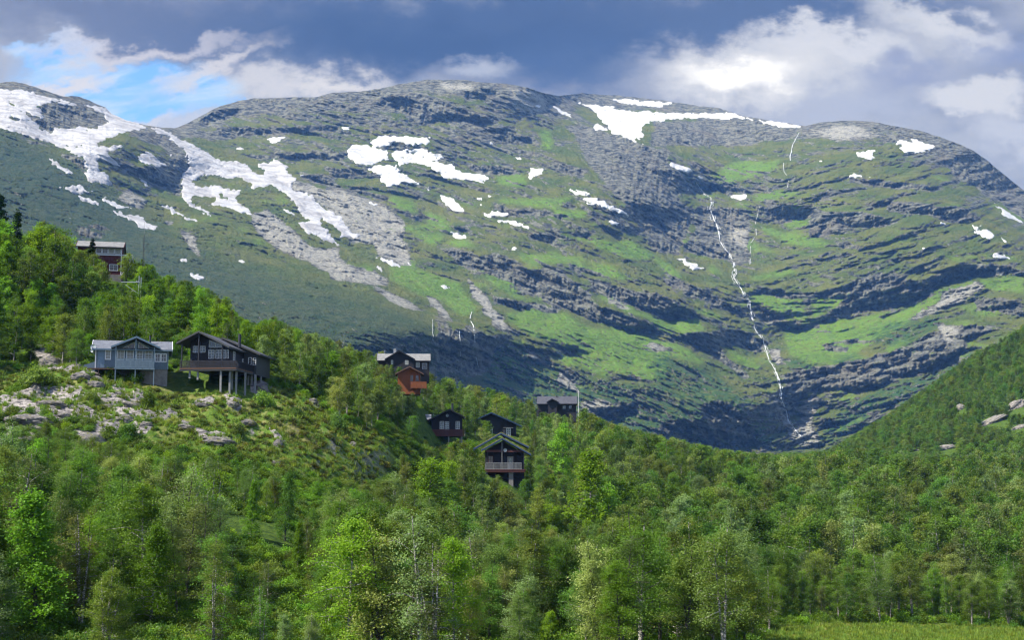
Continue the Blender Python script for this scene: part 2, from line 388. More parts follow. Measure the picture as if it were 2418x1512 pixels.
# ================================================================== MOUNTAIN
SKY = [(-300,230),(0,195),(30,192),(60,197),(110,214),(150,226),(185,228),(220,240),(250,254),(264,268),(300,283),(350,297),(410,303),(440,292),(480,270),(520,250),(560,238),
 (600,232),(640,231),(700,228),(740,230),(790,218),(850,216),(900,208),(940,198),(980,192),(1010,187),(1060,188),(1100,188),(1150,195),(1200,197),(1240,205),(1280,218),
 (1320,225),(1370,220),(1430,223),(1500,229),(1570,237),(1640,248),(1700,255),(1730,265),(1760,275),(1850,288),(1898,297),(1940,288),(1990,284),(2060,286),(2100,295),
 (2160,305),(2220,322),(2270,342),(2300,355),(2330,378),(2370,410),(2418,450),(2560,520),(2760,600)]
NC, NR = 1520, 540
mpx = np.linspace(-250, 2670, NC)
skl = np.interp(mpx, *np.array(SKY, float).T)
skl += 2.2*fbm(mpx/22, mpx*0, 4, 0.6, 3) + 0.5
vv = np.linspace(0, 1, NR)[:, None]**1.12
PX = np.repeat(mpx[None], NR, 0); PY = skl[None] + vv*(1195-skl[None])
dep = [(-250,200,3200),(0,195,3300),(60,200,3300),(262,268,3500),(410,303,3700),(-200,330,2600),(0,300,2700),(150,350,2700),(280,330,2900),(400,400,3020),(-200,450,2100),(0,450,2150),(200,550,2050),
 (350,600,2000),(500,650,1950),(700,700,1850),(900,750,1780),(1000,765,1860),(600,850,1500),(300,750,1500),(0,700,1500),(-200,700,1450),(1000,880,1720),(800,1100,1300),(200,1100,1200),(-200,1150,1150),(1000,1190,1300),
 (500,300,3800),(450,420,3130),(600,450,3150),(800,480,3200),(850,580,2850),(1000,640,2700),(1020,730,2250),
 (1150,880,2020),(1300,960,2060),(1500,1000,2100),(1700,1060,2080),(1930,1060,2240),(2100,1000,2250),(2300,900,2150),(2418,850,2100),(2650,800,2000),
 (1200,1190,1850),(1600,1190,1850),(2000,1190,1950),(2400,1190,1850),(2650,1190,1750),
 (1200,600,2900),(1400,620,2900),(1600,700,2700),(1740,620,3150),(1850,800,2800),(1990,700,2800),(2200,700,2700),(2418,650,2700),(2650,650,2650),(1900,980,2390),(1800,960,2250),(1990,930,2350),
 (1000,350,3650),(1200,400,3550),(1480,450,3280),(1555,480,3330),(1610,500,3480),(1670,450,3800),(1850,430,3500),(2100,420,3400),(2300,480,3250),(2418,560,3000),(2650,620,2900),
 (700,232,4000),(1060,192,4100),(1240,210,4100),(1380,226,4800),(1640,252,4900),(1540,320,4100),(1890,300,4150),(2060,290,4000),(2300,360,3800),(2418,455,3900),(2650,560,3900)]
dp = np.array(dep, float); fdep = rbf(dp[:, :2], np.log(dp[:, 2]), 1e-4)
Yb = np.exp(fdep(PX, PY))

def C(k, pts):                                          # traced outlines, in the coordinates of five enlargements
    s, ox, oy = {1: (.3703, 0, 140), 2: (.3703, 770, 140), 3: (.3631, 1540, 210), 4: (.3703, 770, 525), 5: (.3631, 1540, 595), 0: (1, 0, 0)}[k]
    return [(x*s+ox, y*s+oy) for x, y in pts]
WX = PX + 5*fbm(PX/14, PY/9, 4, 0.6, 11) + 8*vn(PX/45, PY/30, 5)
WY = PY + 3.5*fbm(PX/16, PY/9, 4, 0.6, 21) + 5*vn(PX/45, PY/30, 6)
WX2 = PX + 2.5*fbm(PX/3.5, PY/2.5, 2, 0.7, 33) + 13*fbm(PX/13, PY/8, 4, 0.75, 31) + 2*vn(PX/26, PY/16, 35); WY2 = PY + 2.0*fbm(PX/3.5, PY/2.5, 2, 0.7, 43) + 7*fbm(PX/11, PY/6, 4, 0.75, 41)
def paint(polys, wx, wy, k_vals=None):
    out = np.zeros(PX.shape, np.float32)
    for i, poly in enumerate(polys):
        a = np.array(poly); x0, y0 = a.min(0)-14; x1, y1 = a.max(0)+14
        c0, c1 = np.searchsorted(mpx, [x0, x1])
        if c1 <= c0: continue
        sub = PY[:, c0:c1]; rows = np.where(((sub > y0) & (sub < y1)).any(1))[0]
        if len(rows) == 0: continue
        r0, r1 = rows[0], rows[-1]+1
        mk = inpoly(wx[r0:r1, c0:c1], wy[r0:r1, c0:c1], poly)
        v = 1.0 if k_vals is None else k_vals[i]
        out[r0:r1, c0:c1] = np.maximum(out[r0:r1, c0:c1], mk*v) if v > 0 else np.where(mk, 0, out[r0:r1, c0:c1])
    return out
CLIFF = [
 C(4, [(760,190),(830,165),(900,190),(960,210),(1080,200),(1200,240),(1250,290),(1400,290),(1500,330),(1680,460),(1700,520),(1820,560),(1900,600),(2060,650),(2140,700),(2050,720),(1900,690),(1750,650),(1600,600),(1450,545),(1300,480),(1200,440),(1120,375),(1000,330),(920,330),(850,290),(800,240)]),
 C(4, [(680,600),(760,620),(800,680),(880,670),(940,660),(1020,720),(1160,740),(1100,800),(1030,850),(1020,960),(780,950),(690,800)]),
 C(4, [(1060,480),(1200,490),(1330,520),(1420,540),(1500,570),(1400,580),(1200,550),(1080,520)]),
 C(4, [(1670,370),(1750,370),(1900,430),(2020,460),(2174,470),(2174,620),(2080,600),(1950,540),(1800,480),(1690,420)]),
 C(4, [(1550,270),(1700,290),(1800,350),(1700,350),(1580,310)]), C(4, [(1280,80),(1400,90),(1450,120),(1320,125)]),
 C(4, [(1470,790),(1580,795),(1570,830),(1500,815)]), C(4, [(1620,1190),(1800,1190),(2000,1160),(1930,1230),(1800,1260),(1680,1240)]),
 C(2, [(1560,420),(1700,440),(1830,480),(2030,550),(2174,600),(2174,1180),(2100,1130),(1980,1020),(1850,880),(1760,760),(1690,680),(1640,560)]),
 C(3, [(0,420),(100,480),(150,560),(190,650),(170,720),(300,800),(200,950),(180,1000),(160,1080),(0,1060)]),
 C(2, [(350,240),(470,230),(600,220),(740,280),(860,300),(960,330),(1100,380),(1000,410),(800,390),(650,420),(500,350),(380,330),(300,300)]),
 C(2, [(870,190),(1040,180),(1080,230),(960,245),(880,270)]), C(2, [(1000,430),(1200,440),(1180,470),(1030,460)]), C(2, [(1080,480),(1330,500),(1330,540),(1100,530)]),
 C(2, [(900,670),(1200,690),(1180,740),(950,720)]), C(2, [(0,690),(260,700),(250,740),(60,750)]), C(2, [(0,790),(180,830),(390,880),(360,900),(150,850),(0,815)]),
 C(2, [(1060,930),(1300,970),(1560,980),(1500,1000),(1250,990),(1080,960)]), C(2, [(800,1060),(950,1050),(900,1100),(820,1110)]), C(2, [(1280,1110),(1450,1110),(1500,1150),(1300,1160)]),
 C(2, [(1550,1090),(1700,1110),(1650,1150),(1560,1120)]), C(2, [(1440,650),(1680,700),(1640,760),(1500,730)]),
 C(0, [(2300,362),(2330,372),(2420,450),(2670,600),(2670,640),(2418,526),(2342,470),(2300,440),(2255,410),(2230,385),(2260,370)]),
 C(5, [(620,260),(720,240),(840,250),(900,290),(1080,270),(1240,230),(1350,180),(1500,140),(1620,160),(1720,200),(1800,230),(1870,240),(1700,330),(1560,390),(1400,400),(1160,450),(1180,380),(1260,310),(1050,290),(850,300),(640,285)]),
 C(5, [(700,390),(870,400),(860,460),(960,480),(1100,440),(1160,440),(1050,480),(900,500),(720,460)]),
 C(5, [(900,740),(1000,760),(1150,740),(1400,690),(1600,640),(1700,600),(1850,520),(2000,470),(2260,470),(2120,540),(2000,680),(1850,760),(1600,820),(1450,880),(1300,920),(1150,900),(1000,900),(960,980),(890,1100),(860,960),(830,820)]),
 C(5, [(170,530),(360,520),(560,520),(760,580),(740,660),(600,620),(450,600),(480,680),(640,800),(600,830),(450,700),(330,620),(240,590)]),
 C(5, [(0,260),(100,280),(230,370),(300,440),(130,450),(0,400)]), C(5, [(60,90),(200,180),(330,250),(480,320),(600,390),(500,380),(300,300),(100,200)]),
 C(5, [(350,980),(480,960),(600,1060),(700,1250),(520,1270),(400,1150),(330,1060)]), C(5, [(160,1100),(330,1110),(380,1180),(500,1280),(280,1260),(0,1230),(0,1160)]),
 C(5, [(1080,600),(1300,575),(1440,590),(1300,620),(1260,660),(1150,650)]), C(5, [(1880,110),(2050,80),(2418,120),(2418,160),(2250,150),(2100,160),(1940,150),(1860,230),(1800,220)]),
 C(5, [(2050,300),(2250,300),(2418,330),(2418,430),(2250,400),(2100,370)]), C(5, [(1100,1090),(1220,1100),(1200,1140),(1100,1150)]),
 C(3, [(1980,470),(2140,460),(2200,600),(2220,700),(2150,640),(2020,520)]), C(3, [(1880,770),(2010,770),(2130,850),(1930,875),(1870,830)]), C(3, [(1480,730),(1700,740),(1900,780),(1880,830),(1700,800),(1540,790)]),
 C(3, [(760,780),(900,750),(1000,760),(1100,830),(860,870),(780,840)]), C(3, [(300,760),(480,780),(640,790),(640,1130),(540,1160),(500,1120),(200,1050),(250,950)]),
 C(3, [(1030,870),(1150,800),(1450,810),(1600,870),(1450,885),(1350,900),(1050,970)]), C(3, [(0,220),(300,210),(620,200),(900,260),(880,330),(600,370),(300,360),(0,370)]),
 C(3, [(300,620),(600,640),(700,660),(500,670),(350,650)]), C(3, [(1250,600),(1500,590),(1900,640),(1800,660),(1500,640)]),
 C(1, [(245,300),(340,270),(420,290),(560,300),(650,340),(685,380),(660,430),(600,440),(520,430),(430,445),(360,430),(350,470),(300,470),(230,420),(140,320),(180,340),(270,390)]),
 C(1, [(860,480),(1000,460),(1120,540),(1195,620),(1195,690),(1160,760),(1150,880),(1080,820),(1120,700),(1100,600),(1000,540)]), C(1, [(870,700),(960,700),(1080,760),(1050,840),(960,800)]),
 C(1, [(480,600),(540,660),(560,740),(500,700),(400,610)]), C(1, [(480,1090),(620,1050),(720,1080),(660,1140),(520,1150)]),
 C(1, [(1240,470),(1500,440),(1900,430),(2174,420),(2174,450),(1800,470),(1400,510)]), C(1, [(1500,610),(1800,600),(2174,600),(2174,640),(1900,640),(1700,620)]), C(1, [(1900,720),(2100,740),(2174,800),(2000,790)]),
 C(1, [(1250,400),(1400,330),(1560,320),(1450,380),(1300,430)]),
]
PALE = [
 C(1, [(1600,1000),(1700,950),(1900,1110),(2000,1190),(2174,1200),(2174,1400),(2050,1350),(1800,1230),(1650,1110)]),
 C(2, [(0,810),(150,850),(260,900),(380,940),(450,1000),(500,1060),(470,1150),(540,1250),(550,1330),(480,1320),(350,1260),(310,1180),(150,1160),(0,950)]),
 C(4, [(0,200),(150,260),(280,310),(400,350),(380,400),(290,400),(0,360)]), C(4, [(280,400),(420,450),(560,510),(640,575),(560,560),(400,510)]),
 C(4, [(900,330),(960,380),(1020,470),(1080,560),(1160,650),(1180,700),(1080,660),(1000,560),(940,470)]), C(4, [(620,440),(680,480),(760,560),(820,640),(760,620),(680,540)]),
 C(4, [(1470,950),(1540,960),(1600,1060),(1640,1100),(1560,1090),(1480,1030)]), C(4, [(1600,1140),(1750,1130),(1800,1180),(1700,1230),(1620,1200)]), C(4, [(1240,780),(1330,830),(1400,900),(1320,880)]),
 C(4, [(1800,480),(1900,520),(2000,590),(1900,560),(1810,520)]), C(4, [(2000,770),(2100,760),(2174,820),(2100,840)]),
 C(5, [(2080,180),(2170,230),(2050,290),(1960,340),(1800,400),(1700,440),(1640,440),(1820,350),(1900,280)]), C(5, [(0,590),(60,600),(110,650),(40,650)]),
 C(5, [(970,1000),(1060,900),(1100,1000),(1020,1100),(1100,1200),(1080,1290),(1000,1250),(950,1130)]), C(5, [(760,640),(830,620),(850,700),(800,740)]), C(5, [(1850,470),(2000,480),(1930,600),(1880,560)]),
 C(5, [(790,860),(830,950),(900,1110),(1000,1260),(900,1230),(820,1040)]), C(5, [(430,1000),(560,1080),(640,1230),(560,1240),(480,1120)]),
 C(1, [(820,820),(960,920),(870,960),(740,900)]), C(1, [(1140,1090),(1220,1110),(1310,1290),(1240,1250),(1160,1150)]), C(1, [(1050,1030),(1120,1040),(1080,1080)]), C(1, [(1850,760),(2174,850),(2174,980),(2000,880),(1880,840)]),
 C(2, [(1150,190),(1300,200),(1420,260),(1400,330),(1280,340),(1180,300)]), C(2, [(700,150),(950,150),(900,190),(750,200)]), C(3, [(1000,260),(1300,240),(1500,300),(1200,340)]), C(3, [(500,870),(640,900),(630,1040),(500,980)]),
]
LUSH = [
 C(5, [(640,290),(800,285),(900,300),(1000,310),(1000,440),(860,450),(860,400),(760,390),(660,340)]), C(5, [(1030,310),(1250,260),(1470,280),(1250,310),(1180,380),(1050,430)]),
 C(5, [(860,480),(960,510),(1200,450),(1600,390),(1750,340),(1900,240),(2060,180),(2080,200),(1900,290),(1700,420),(1600,500),(1450,560),(1400,620),(1250,680),(1200,740),(1000,730),(900,680),(860,560)]),
 C(5, [(650,160),(800,130),(900,110),(950,140),(800,170),(650,190)]), C(5, [(2100,170),(2418,160),(2418,280),(2250,250),(2150,220)]), C(5, [(0,560),(150,590),(250,640),(370,710),(300,730),(100,680),(0,640)]),
 C(5, [(0,430),(150,450),(300,440),(350,500),(200,530),(0,500)]), C(5, [(1180,1150),(1300,1080),(1400,1040),(1380,1100),(1200,1190)]), C(5, [(1150,1000),(1300,930),(1280,980)]), C(5, [(560,480),(640,500),(650,520),(580,510)]),
 C(5, [(480,600),(600,660),(720,760),(640,760),(520,660)]), C(5, [(2080,380),(2200,380),(2250,410),(2120,410)]), C(5, [(260,360),(400,400),(460,440),(350,430)]), C(5, [(300,920),(430,950),(400,980)]), C(5, [(1500,640),(1640,570),(1700,580),(1560,660)]),
 C(4, [(1150,560),(1500,570),(1700,690),(1900,690),(2100,740),(2174,760),(2174,1000),(2000,1000),(1850,950),(1750,880),(1600,850),(1450,780),(1300,720),(1180,640)]),
 C(4, [(1400,830),(1600,850),(1750,900),(1950,950),(2130,1000),(2000,990),(1800,960),(1600,920)]), C(4, [(1030,350),(1180,430),(1350,520),(1250,500),(1100,420)]),
 C(4, [(1700,440),(1850,520),(2000,570),(2174,630),(2174,660),(2100,640),(1950,590),(1800,510)]), C(4, [(380,280),(560,280),(700,340),(860,400),(960,560),(900,600),(740,500),(560,440),(420,350)]), C(4, [(1030,900),(1150,850),(1250,900),(1150,960),(1050,960)]),
 C(2, [(600,1100),(760,1150),(700,1200),(600,1150)]), C(2, [(760,1150),(900,1160),(980,1200),(820,1200)]), C(2, [(1100,890),(1600,870),(1500,930),(1100,920)]), C(2, [(1060,740),(1250,740),(1300,820),(1100,800)]),
 C(2, [(1370,450),(1430,440),(1450,580),(1380,570)]), C(2, [(1650,1130),(1950,1170),(2100,1250),(2050,1290),(1800,1240)]), C(2, [(1200,1210),(1400,1250),(1600,1290),(1450,1320),(1250,1290)]), C(2, [(400,880),(560,930),(560,980),(450,950)]),
 C(2, [(600,960),(750,1010),(800,1080),(680,1080)]), C(2, [(1500,950),(1700,960),(1650,1000),(1400,1010)]), C(2, [(1500,1320),(1800,1320),(2000,1400),(1700,1380)]), C(2, [(1000,1370),(1180,1400),(1250,1490),(1100,1470)]),
 C(3, [(500,480),(700,480),(870,460),(800,520),(600,600),(500,620),(420,560)]), C(3, [(700,880),(860,920),(1100,1000),(900,1000),(720,940)]), C(3, [(840,970),(1000,960),(1180,1000),(1100,1030),(850,1020)]), C(3, [(1480,900),(1700,940),(1600,935)]),
 C(3, [(1790,570),(2000,600),(1850,595)]), C(3, [(330,1120),(500,1220),(380,1210)]), C(3, [(0,1080),(120,1130),(250,1250),(100,1200)]), C(3, [(640,700),(800,660),(900,700),(700,740)]), C(3, [(860,860),(1050,850),(1000,900),(900,900)]), C(3, [(1920,755),(2010,755),(2000,775),(1930,775)]),
]
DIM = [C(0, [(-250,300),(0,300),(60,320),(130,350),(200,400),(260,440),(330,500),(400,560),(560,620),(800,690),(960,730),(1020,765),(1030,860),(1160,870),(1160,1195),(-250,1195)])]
SCRUB = [C(4, [(1050,760),(1300,800),(1500,940),(1700,1010),(2174,1080),(2174,1512),(1200,1512),(1000,1000)]), C(5, [(0,640),(250,720),(430,800),(560,900),(700,1000),(800,1250),(0,1300)]), C(5, [(1100,1150),(1300,960),(1600,840),(1900,760),(2000,690),(2100,620),(2000,820),(1500,1050),(1150,1250)]),
 C(5, [(1400,500),(1700,440),(1900,420),(1800,560),(1600,620),(1450,600)]), C(5, [(1150,700),(1300,640),(1400,700),(1250,760)]), C(5, [(880,680),(1000,720),(1150,760),(1000,800),(880,760)])]
SNOW = [
 C(1, [(-700,190),(0,188),(100,196),(200,212),(300,238),(420,262),(520,285),(620,300),(700,322),(780,360),(860,398),(940,428),(900,450),(820,460),(720,490),(640,520),(610,545),(780,540),(795,555),(740,575),(690,600),(740,650),(765,690),(690,662),(620,640),(640,700),(720,795),(680,800),(620,790),(565,775),(552,720),(540,650),(480,600),(400,570),(330,530),(230,510),(120,470),(0,430),(-700,300)]),
 C(1, [(940,430),(1000,435),(1100,480),(1200,530),(1290,580),(1400,650),(1500,645),(1575,680),(1620,720),(1665,742),(1690,720),(1640,655),(1710,665),(1720,642),(1760,645),(1800,665),(1835,690),(1810,705),(1860,740),(1895,770),(1850,800),(1870,840),(1960,850),(2010,900),(2060,950),(2174,1000),(2200,1040),(2240,1100),(2290,1130),(2190,1135),(2120,1065),(2050,1010),(2040,1060),(2100,1110),(2160,1190),(2060,1150),(1950,1100),(1910,1045),(1935,1035),(1985,1035),(1930,1000),(1880,925),(1820,870),(1740,800),(1640,815),(1600,822),(1530,840),(1500,900),(1570,950),(1620,1000),(1500,960),(1400,930),(1340,935),(1250,940),(1300,960),(1340,1005),(1260,955),(1200,930),(1170,880),(1160,800),(1170,730),(1200,680),(1190,620),(1150,560),(1080,500),(1000,460)]),
 C(1, [(865,610),(900,605),(940,590),(1000,630),(1050,660),(1050,685),(960,680),(890,650)]), C(1, [(870,730),(900,760),(950,815),(900,790)]), C(1, [(310,625),(400,680),(470,735),(400,710),(340,670)]), C(1, [(370,810),(440,820),(450,790),(470,800),(480,825),(510,795),(590,850),(500,860),(430,840)]),
 C(1, [(470,868),(560,890),(640,935),(560,915)]), C(1, [(640,875),(700,900),(800,940),(915,970),(780,950),(690,925)]), C(1, [(725,955),(800,990),(880,1000),(940,1040),(1010,1080),(980,1090),(900,1080),(860,1040),(780,1000)]), C(1, [(1020,925),(1080,940),(1150,990),(1280,1035),(1180,1020),(1080,970)]),
 C(1, [(1710,515),(1750,490),(1820,490),(1790,525),(1730,540)]), C(1, [(1500,570),(1530,560),(1550,572),(1520,582)]), C(1, [(1500,1265),(1560,1280),(1565,1297),(1520,1287)]), C(1, [(1150,1268),(1210,1285),(1205,1295),(1170,1284)]), C(1, [(1190,1370),(1260,1370),(1320,1410),(1250,1398)]), C(1, [(1800,935),(1850,960),(1890,1005),(1840,980)]), C(1, [(435,1003),(460,1005),(465,1018),(440,1016)]), C(1, [(1080,605),(1100,610),(1100,628),(1082,620)]), C(1, [(1900,730),(1950,740),(1940,750),(1905,740)]),
 C(2, [(285,520),(340,492),(440,487),(540,492),(675,500),(640,512),(665,540),(560,540),(520,552),(500,530),(430,525),(420,545),(350,560),(290,540)]), C(2, [(130,590),(170,545),(260,540),(340,570),(385,590),(395,640),(330,660),(270,675),(190,665),(130,625)]),
 C(2, [(420,590),(520,575),(630,568),(660,590),(750,620),(740,632),(680,640),(700,660),(800,670),(820,705),(920,725),(1050,750),(1000,765),(1010,800),(960,775),(870,760),(790,765),(740,745),(700,710),(650,680),(570,660),(500,670),(440,685),(470,650),(420,640)]),
 C(2, [(270,705),(310,675),(440,680),(480,720),(520,750),(600,795),(540,800),(500,795),(440,800),(400,812),(350,780),(340,750)]),
 C(2, [(85,437),(160,432),(155,450),(110,450)]), C(2, [(345,420),(370,423),(355,434)]), C(2, [(1018,510),(1078,535),(1070,547),(1040,532)]), C(2, [(1195,623),(1250,620),(1240,636),(1210,636)]), C(2, [(1300,685),(1380,705),(1350,750),(1310,765),(1285,755),(1320,720)]), C(2, [(1325,300),(1355,285),(1370,297),(1350,315)]),
 C(2, [(1445,295),(1500,310),(1560,350),(1580,380),(1510,355)]), C(2, [(1705,405),(1760,420),(1805,460),(1760,450),(1720,455)]),
 C(0, [(1361,241),(1392,246),(1433,251),(1474,260),(1496,266),(1514,260),(1540,262),(1584,268),(1650,268),(1728,266),(1758,277),(1794,284),(1845,288),(1899,297),(1867,301),(1823,297),(1787,284),(1743,279),(1707,283),(1659,279),(1605,279),(1575,282),(1540,286),(1511,299),(1518,314),(1524,325),(1500,329),(1520,342),(1474,325),(1448,316),(1433,299),(1414,273),(1396,257)]),
 C(0, [(1444,236),(1474,233),(1510,237),(1592,243),(1560,250),(1500,248),(1465,243)]),
 C(2, [(635,815),(680,826),(660,835)]), C(2, [(715,865),(760,868),(820,890),(830,925),(850,940),(875,975),(820,965),(760,930),(725,890)]), C(2, [(962,883),(1002,883),(985,904)]), C(2, [(968,918),(1002,923),(985,937)]), C(2, [(1030,865),(1080,866),(1050,882)]),
 C(2, [(1000,985),(1050,985),(1065,960),(1165,985),(1150,1002),(1080,1000),(1050,1015),(1010,1005)]), C(2, [(1060,1025),(1200,1033),(1260,1058),(1302,1087),(1220,1060),(1130,1043)]), C(2, [(765,1095),(810,1100),(885,1130),(875,1152),(830,1142)]),
 C(2, [(1515,823),(1600,838),(1680,850),(1680,866),(1600,862)]), C(2, [(1640,883),(1720,888),(1800,928),(1900,973),(1942,1007),(1850,982),(1740,933),(1660,912)]), C(2, [(1800,1018),(1860,1038),(1850,1057),(1810,1047)]), C(2, [(1445,856),(1475,858),(1460,872)]), C(2, [(1703,1103),(1742,1100),(1720,1117)]), C(2, [(1180,1215),(1210,1203),(1227,1222),(1200,1230)]),
 C(2, [(270,903),(300,903),(332,937),(300,932)]), C(2, [(318,1270),(380,1270),(430,1288),(492,1327),(400,1308)]), C(2, [(520,1275),(550,1300),(545,1322),(530,1312)]), C(2, [(285,1297),(340,1328),(402,1367),(340,1348)]), C(2, [(725,1438),(760,1438),(792,1472),(750,1457)]), C(2, [(570,1303),(600,1310),(600,1322)]), C(2, [(830,993),(850,995),(840,1005)]), C(2, [(1270,995),(1292,997),(1280,1004)]),
 C(3, [(103,473),(160,490),(250,515),(257,542),(200,537),(120,507)]), C(3, [(280,560),(340,575),(335,589)]), C(3, [(495,685),(560,692),(620,685),(610,710),(560,720),(520,710)]), C(3, [(1328,410),(1400,403),(1447,402),(1440,450),(1410,464),(1350,442)]), C(3, [(1465,437),(1508,449),(1500,455)]),
 C(3, [(1585,340),(1640,335),(1700,352),(1690,335),(1670,318),(1760,343),(1845,375),(1800,402),(1720,417),(1640,407),(1590,382),(1640,372),(1590,355)]), C(3, [(1263,570),(1310,556),(1362,560),(1352,579),(1300,580)]), C(3, [(1388,573),(1442,579),(1420,587)]), C(3, [(1068,461),(1112,465),(1095,474)]),
 C(3, [(2208,734),(2280,783),(2430,880),(2360,856),(2270,810)]), C(3, [(1858,870),(1922,870),(1890,884)]), C(3, [(2042,872),(2110,903),(2152,880),(2140,902),(2120,917)]), C(3, [(2078,930),(2170,912),(2232,965),(2180,979),(2120,957)]), C(3, [(2253,963),(2322,1000),(2290,1004)]), C(3, [(2193,1076),(2280,1076),(2342,1117),(2250,1099)]),
 C(3, [(158,1086),(220,1118),(260,1128),(332,1167),(260,1180),(230,1152),(180,1117)]), C(3, [(118,673),(152,683),(130,690)]), C(3, [(215,655),(260,660),(240,668)]), C(3, [(1738,1038),(1790,1040),(1765,1047)]),
]
HOLES = [C(1, [(245,300),(340,270),(420,290),(560,300),(650,340),(685,380),(660,430),(600,440),(520,430),(430,445),(360,430),(350,470),(300,470),(230,420),(140,320),(180,340),(270,390)]), C(1, [(55,355),(110,370),(145,400),(100,395)]), C(1, [(35,265),(120,310),(60,290)]), C(1, [(560,445),(580,450),(575,465),(555,460)]),
 C(1, [(1230,775),(1300,740),(1400,740),(1450,770),(1540,750),(1600,800),(1590,820),(1480,835),(1370,800),(1260,815)]), C(1, [(1220,870),(1330,870),(1400,900),(1340,930),(1240,940)]), C(1, [(1400,865),(1450,885),(1440,900),(1400,880)]), C(1, [(670,590),(720,600),(740,620),(700,625)]),
 C(2, [(520,590),(555,590),(560,605),(530,605)]), C(2, [(600,620),(660,622),(640,630)]), C(1, [(215,212),(260,222),(250,228),(216,220)]), C(1, [(480,280),(530,282),(560,294),(500,292)]),
 C(1, [(610,545),(780,540),(700,560),(640,556)]), C(1, [(870,620),(885,640),(870,640)])]
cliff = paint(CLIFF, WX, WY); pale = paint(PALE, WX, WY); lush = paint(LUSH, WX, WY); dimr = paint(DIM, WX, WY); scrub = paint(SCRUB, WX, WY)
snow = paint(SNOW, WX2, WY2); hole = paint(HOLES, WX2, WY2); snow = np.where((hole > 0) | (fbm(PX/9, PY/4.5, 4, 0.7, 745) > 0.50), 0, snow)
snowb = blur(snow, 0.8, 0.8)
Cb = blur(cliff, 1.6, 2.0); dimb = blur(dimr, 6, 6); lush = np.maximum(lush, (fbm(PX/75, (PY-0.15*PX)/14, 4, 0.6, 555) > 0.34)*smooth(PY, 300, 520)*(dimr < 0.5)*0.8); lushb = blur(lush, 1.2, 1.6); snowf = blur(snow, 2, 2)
dpy = np.gradient(PY, axis=0)
wfield = 3.4*Cb - 1.0*lushb*(1-Cb)
def relief(wf, lam=0.8, L=240.0):
    # depth whose downward gradient comes closest to wf while staying smooth sideways
    P_ = 200; a = np.pad(wf, ((P_, P_), (P_, P_)), mode='linear_ramp', end_values=0.0)
    ky = 2*np.pi*np.fft.fftfreq(a.shape[0], 1.85)[:, None]; kx = 2*np.pi*np.fft.rfftfreq(a.shape[1], 1.92)[None]
    h = np.fft.rfft2(a)*(-1j*ky)/(ky**2+lam*kx**2+(2*np.pi/L)**2)
    return np.fft.irfft2(h, s=a.shape)[P_:-P_, P_:-P_]
I = relief(wfield)
# strata: long ledges that sag towards the gorge on the right and run down to the right on the left
k = np.interp(mpx, [-250, 300, 900, 1500, 1700, 1850, 2100, 2670], [0.30, 0.32, 0.30, 0.42, 0.45, -0.10, -0.22, -0.12])
T = np.cumsum(k)*(mpx[1]-mpx[0])
q = PY - T[None] + 14*fbm(PX/160, PY/120, 3, 0.5, 50)
rough = (1-0.35*dimb)*(1-0.55*blur(lush, 2, 2))*(1-0.75*snowf)
n_big = 34*fbm(PX/190, q/75, 3, 0.5, 60) + 28*fbm(PX/110, q/26, 3, 0.55, 70, ridge=True)
n_mid = (15-8*Cb)*fbm(PX/48, q/11, 4, 0.66, 80, ridge=True) + 11*fbm(PX/14, PY/12, 5, 0.70, 90) + Cb*13*fbm(PX/17, PY/30, 5, 0.68, 95, ridge=True)
wr = smooth(PX, 1700, 1900)                                                  # ribs and gullies running down to the gorge from both sides
def diag(L1, L2, o, g, sd):
    f1 = fbm((PX*0.9+PY*0.42)/L1, (-PX*0.42+PY*0.9)/L2, o, g, sd, ridge=True); f2 = fbm((PX*0.9-PY*0.42)/L1, (PX*0.42+PY*0.9)/L2, o, g, sd+7, ridge=True)
    return f1*(1-wr)+f2*wr
pw = np.clip(0.9+1.5*fbm(PX/210, PY/130, 3, 0.5, 777), 0.2, 1.8)             # some flanks are broken, others smooth
n_mid = n_mid*(0.6+0.4*pw) + 18*pw*diag(120, 17, 5, 0.62, 150)*smooth(PY, 300, 480) + 14*(1-wr)*fbm((PX*0.6+PY*0.8)/150, (-PX*0.8+PY*0.6)/24, 4, 0.6, 791, ridge=True)*smooth(PX, 1000, 1300) + 8*diag(60, 8, 4, 0.62, 160)*(0.4+0.6*dimb)
n_mid = n_mid + 16*diag(46, 34, 4, 0.6, 190)*Cb
n_small = 5.0*fbm(PX/9, q/3.6, 3, 0.65, 100) 
vert = 7.0*fbm(PX/8 + 0.12*PY/8, PY/55, 3, 0.6, 110, ridge=True)*Cb
Ym = Yb + I*1.25*(1-0.35*dimb) + n_big*(1-0.55*dimb) + (n_mid+n_small)*rough + vert
Ym += 5.5*scrub*fbm(PX/6.0, PY/4.5, 3, 0.6, 120)
# the great drop between the near left shoulder and the wall behind it, and the plateau behind the summit edge
for r in range(3): Ym[r] = Ym[r] if r else Ym[r]
X_, Z_ = ray(PX, PY); X_ = X_*Ym; Z_ = Z_*Ym
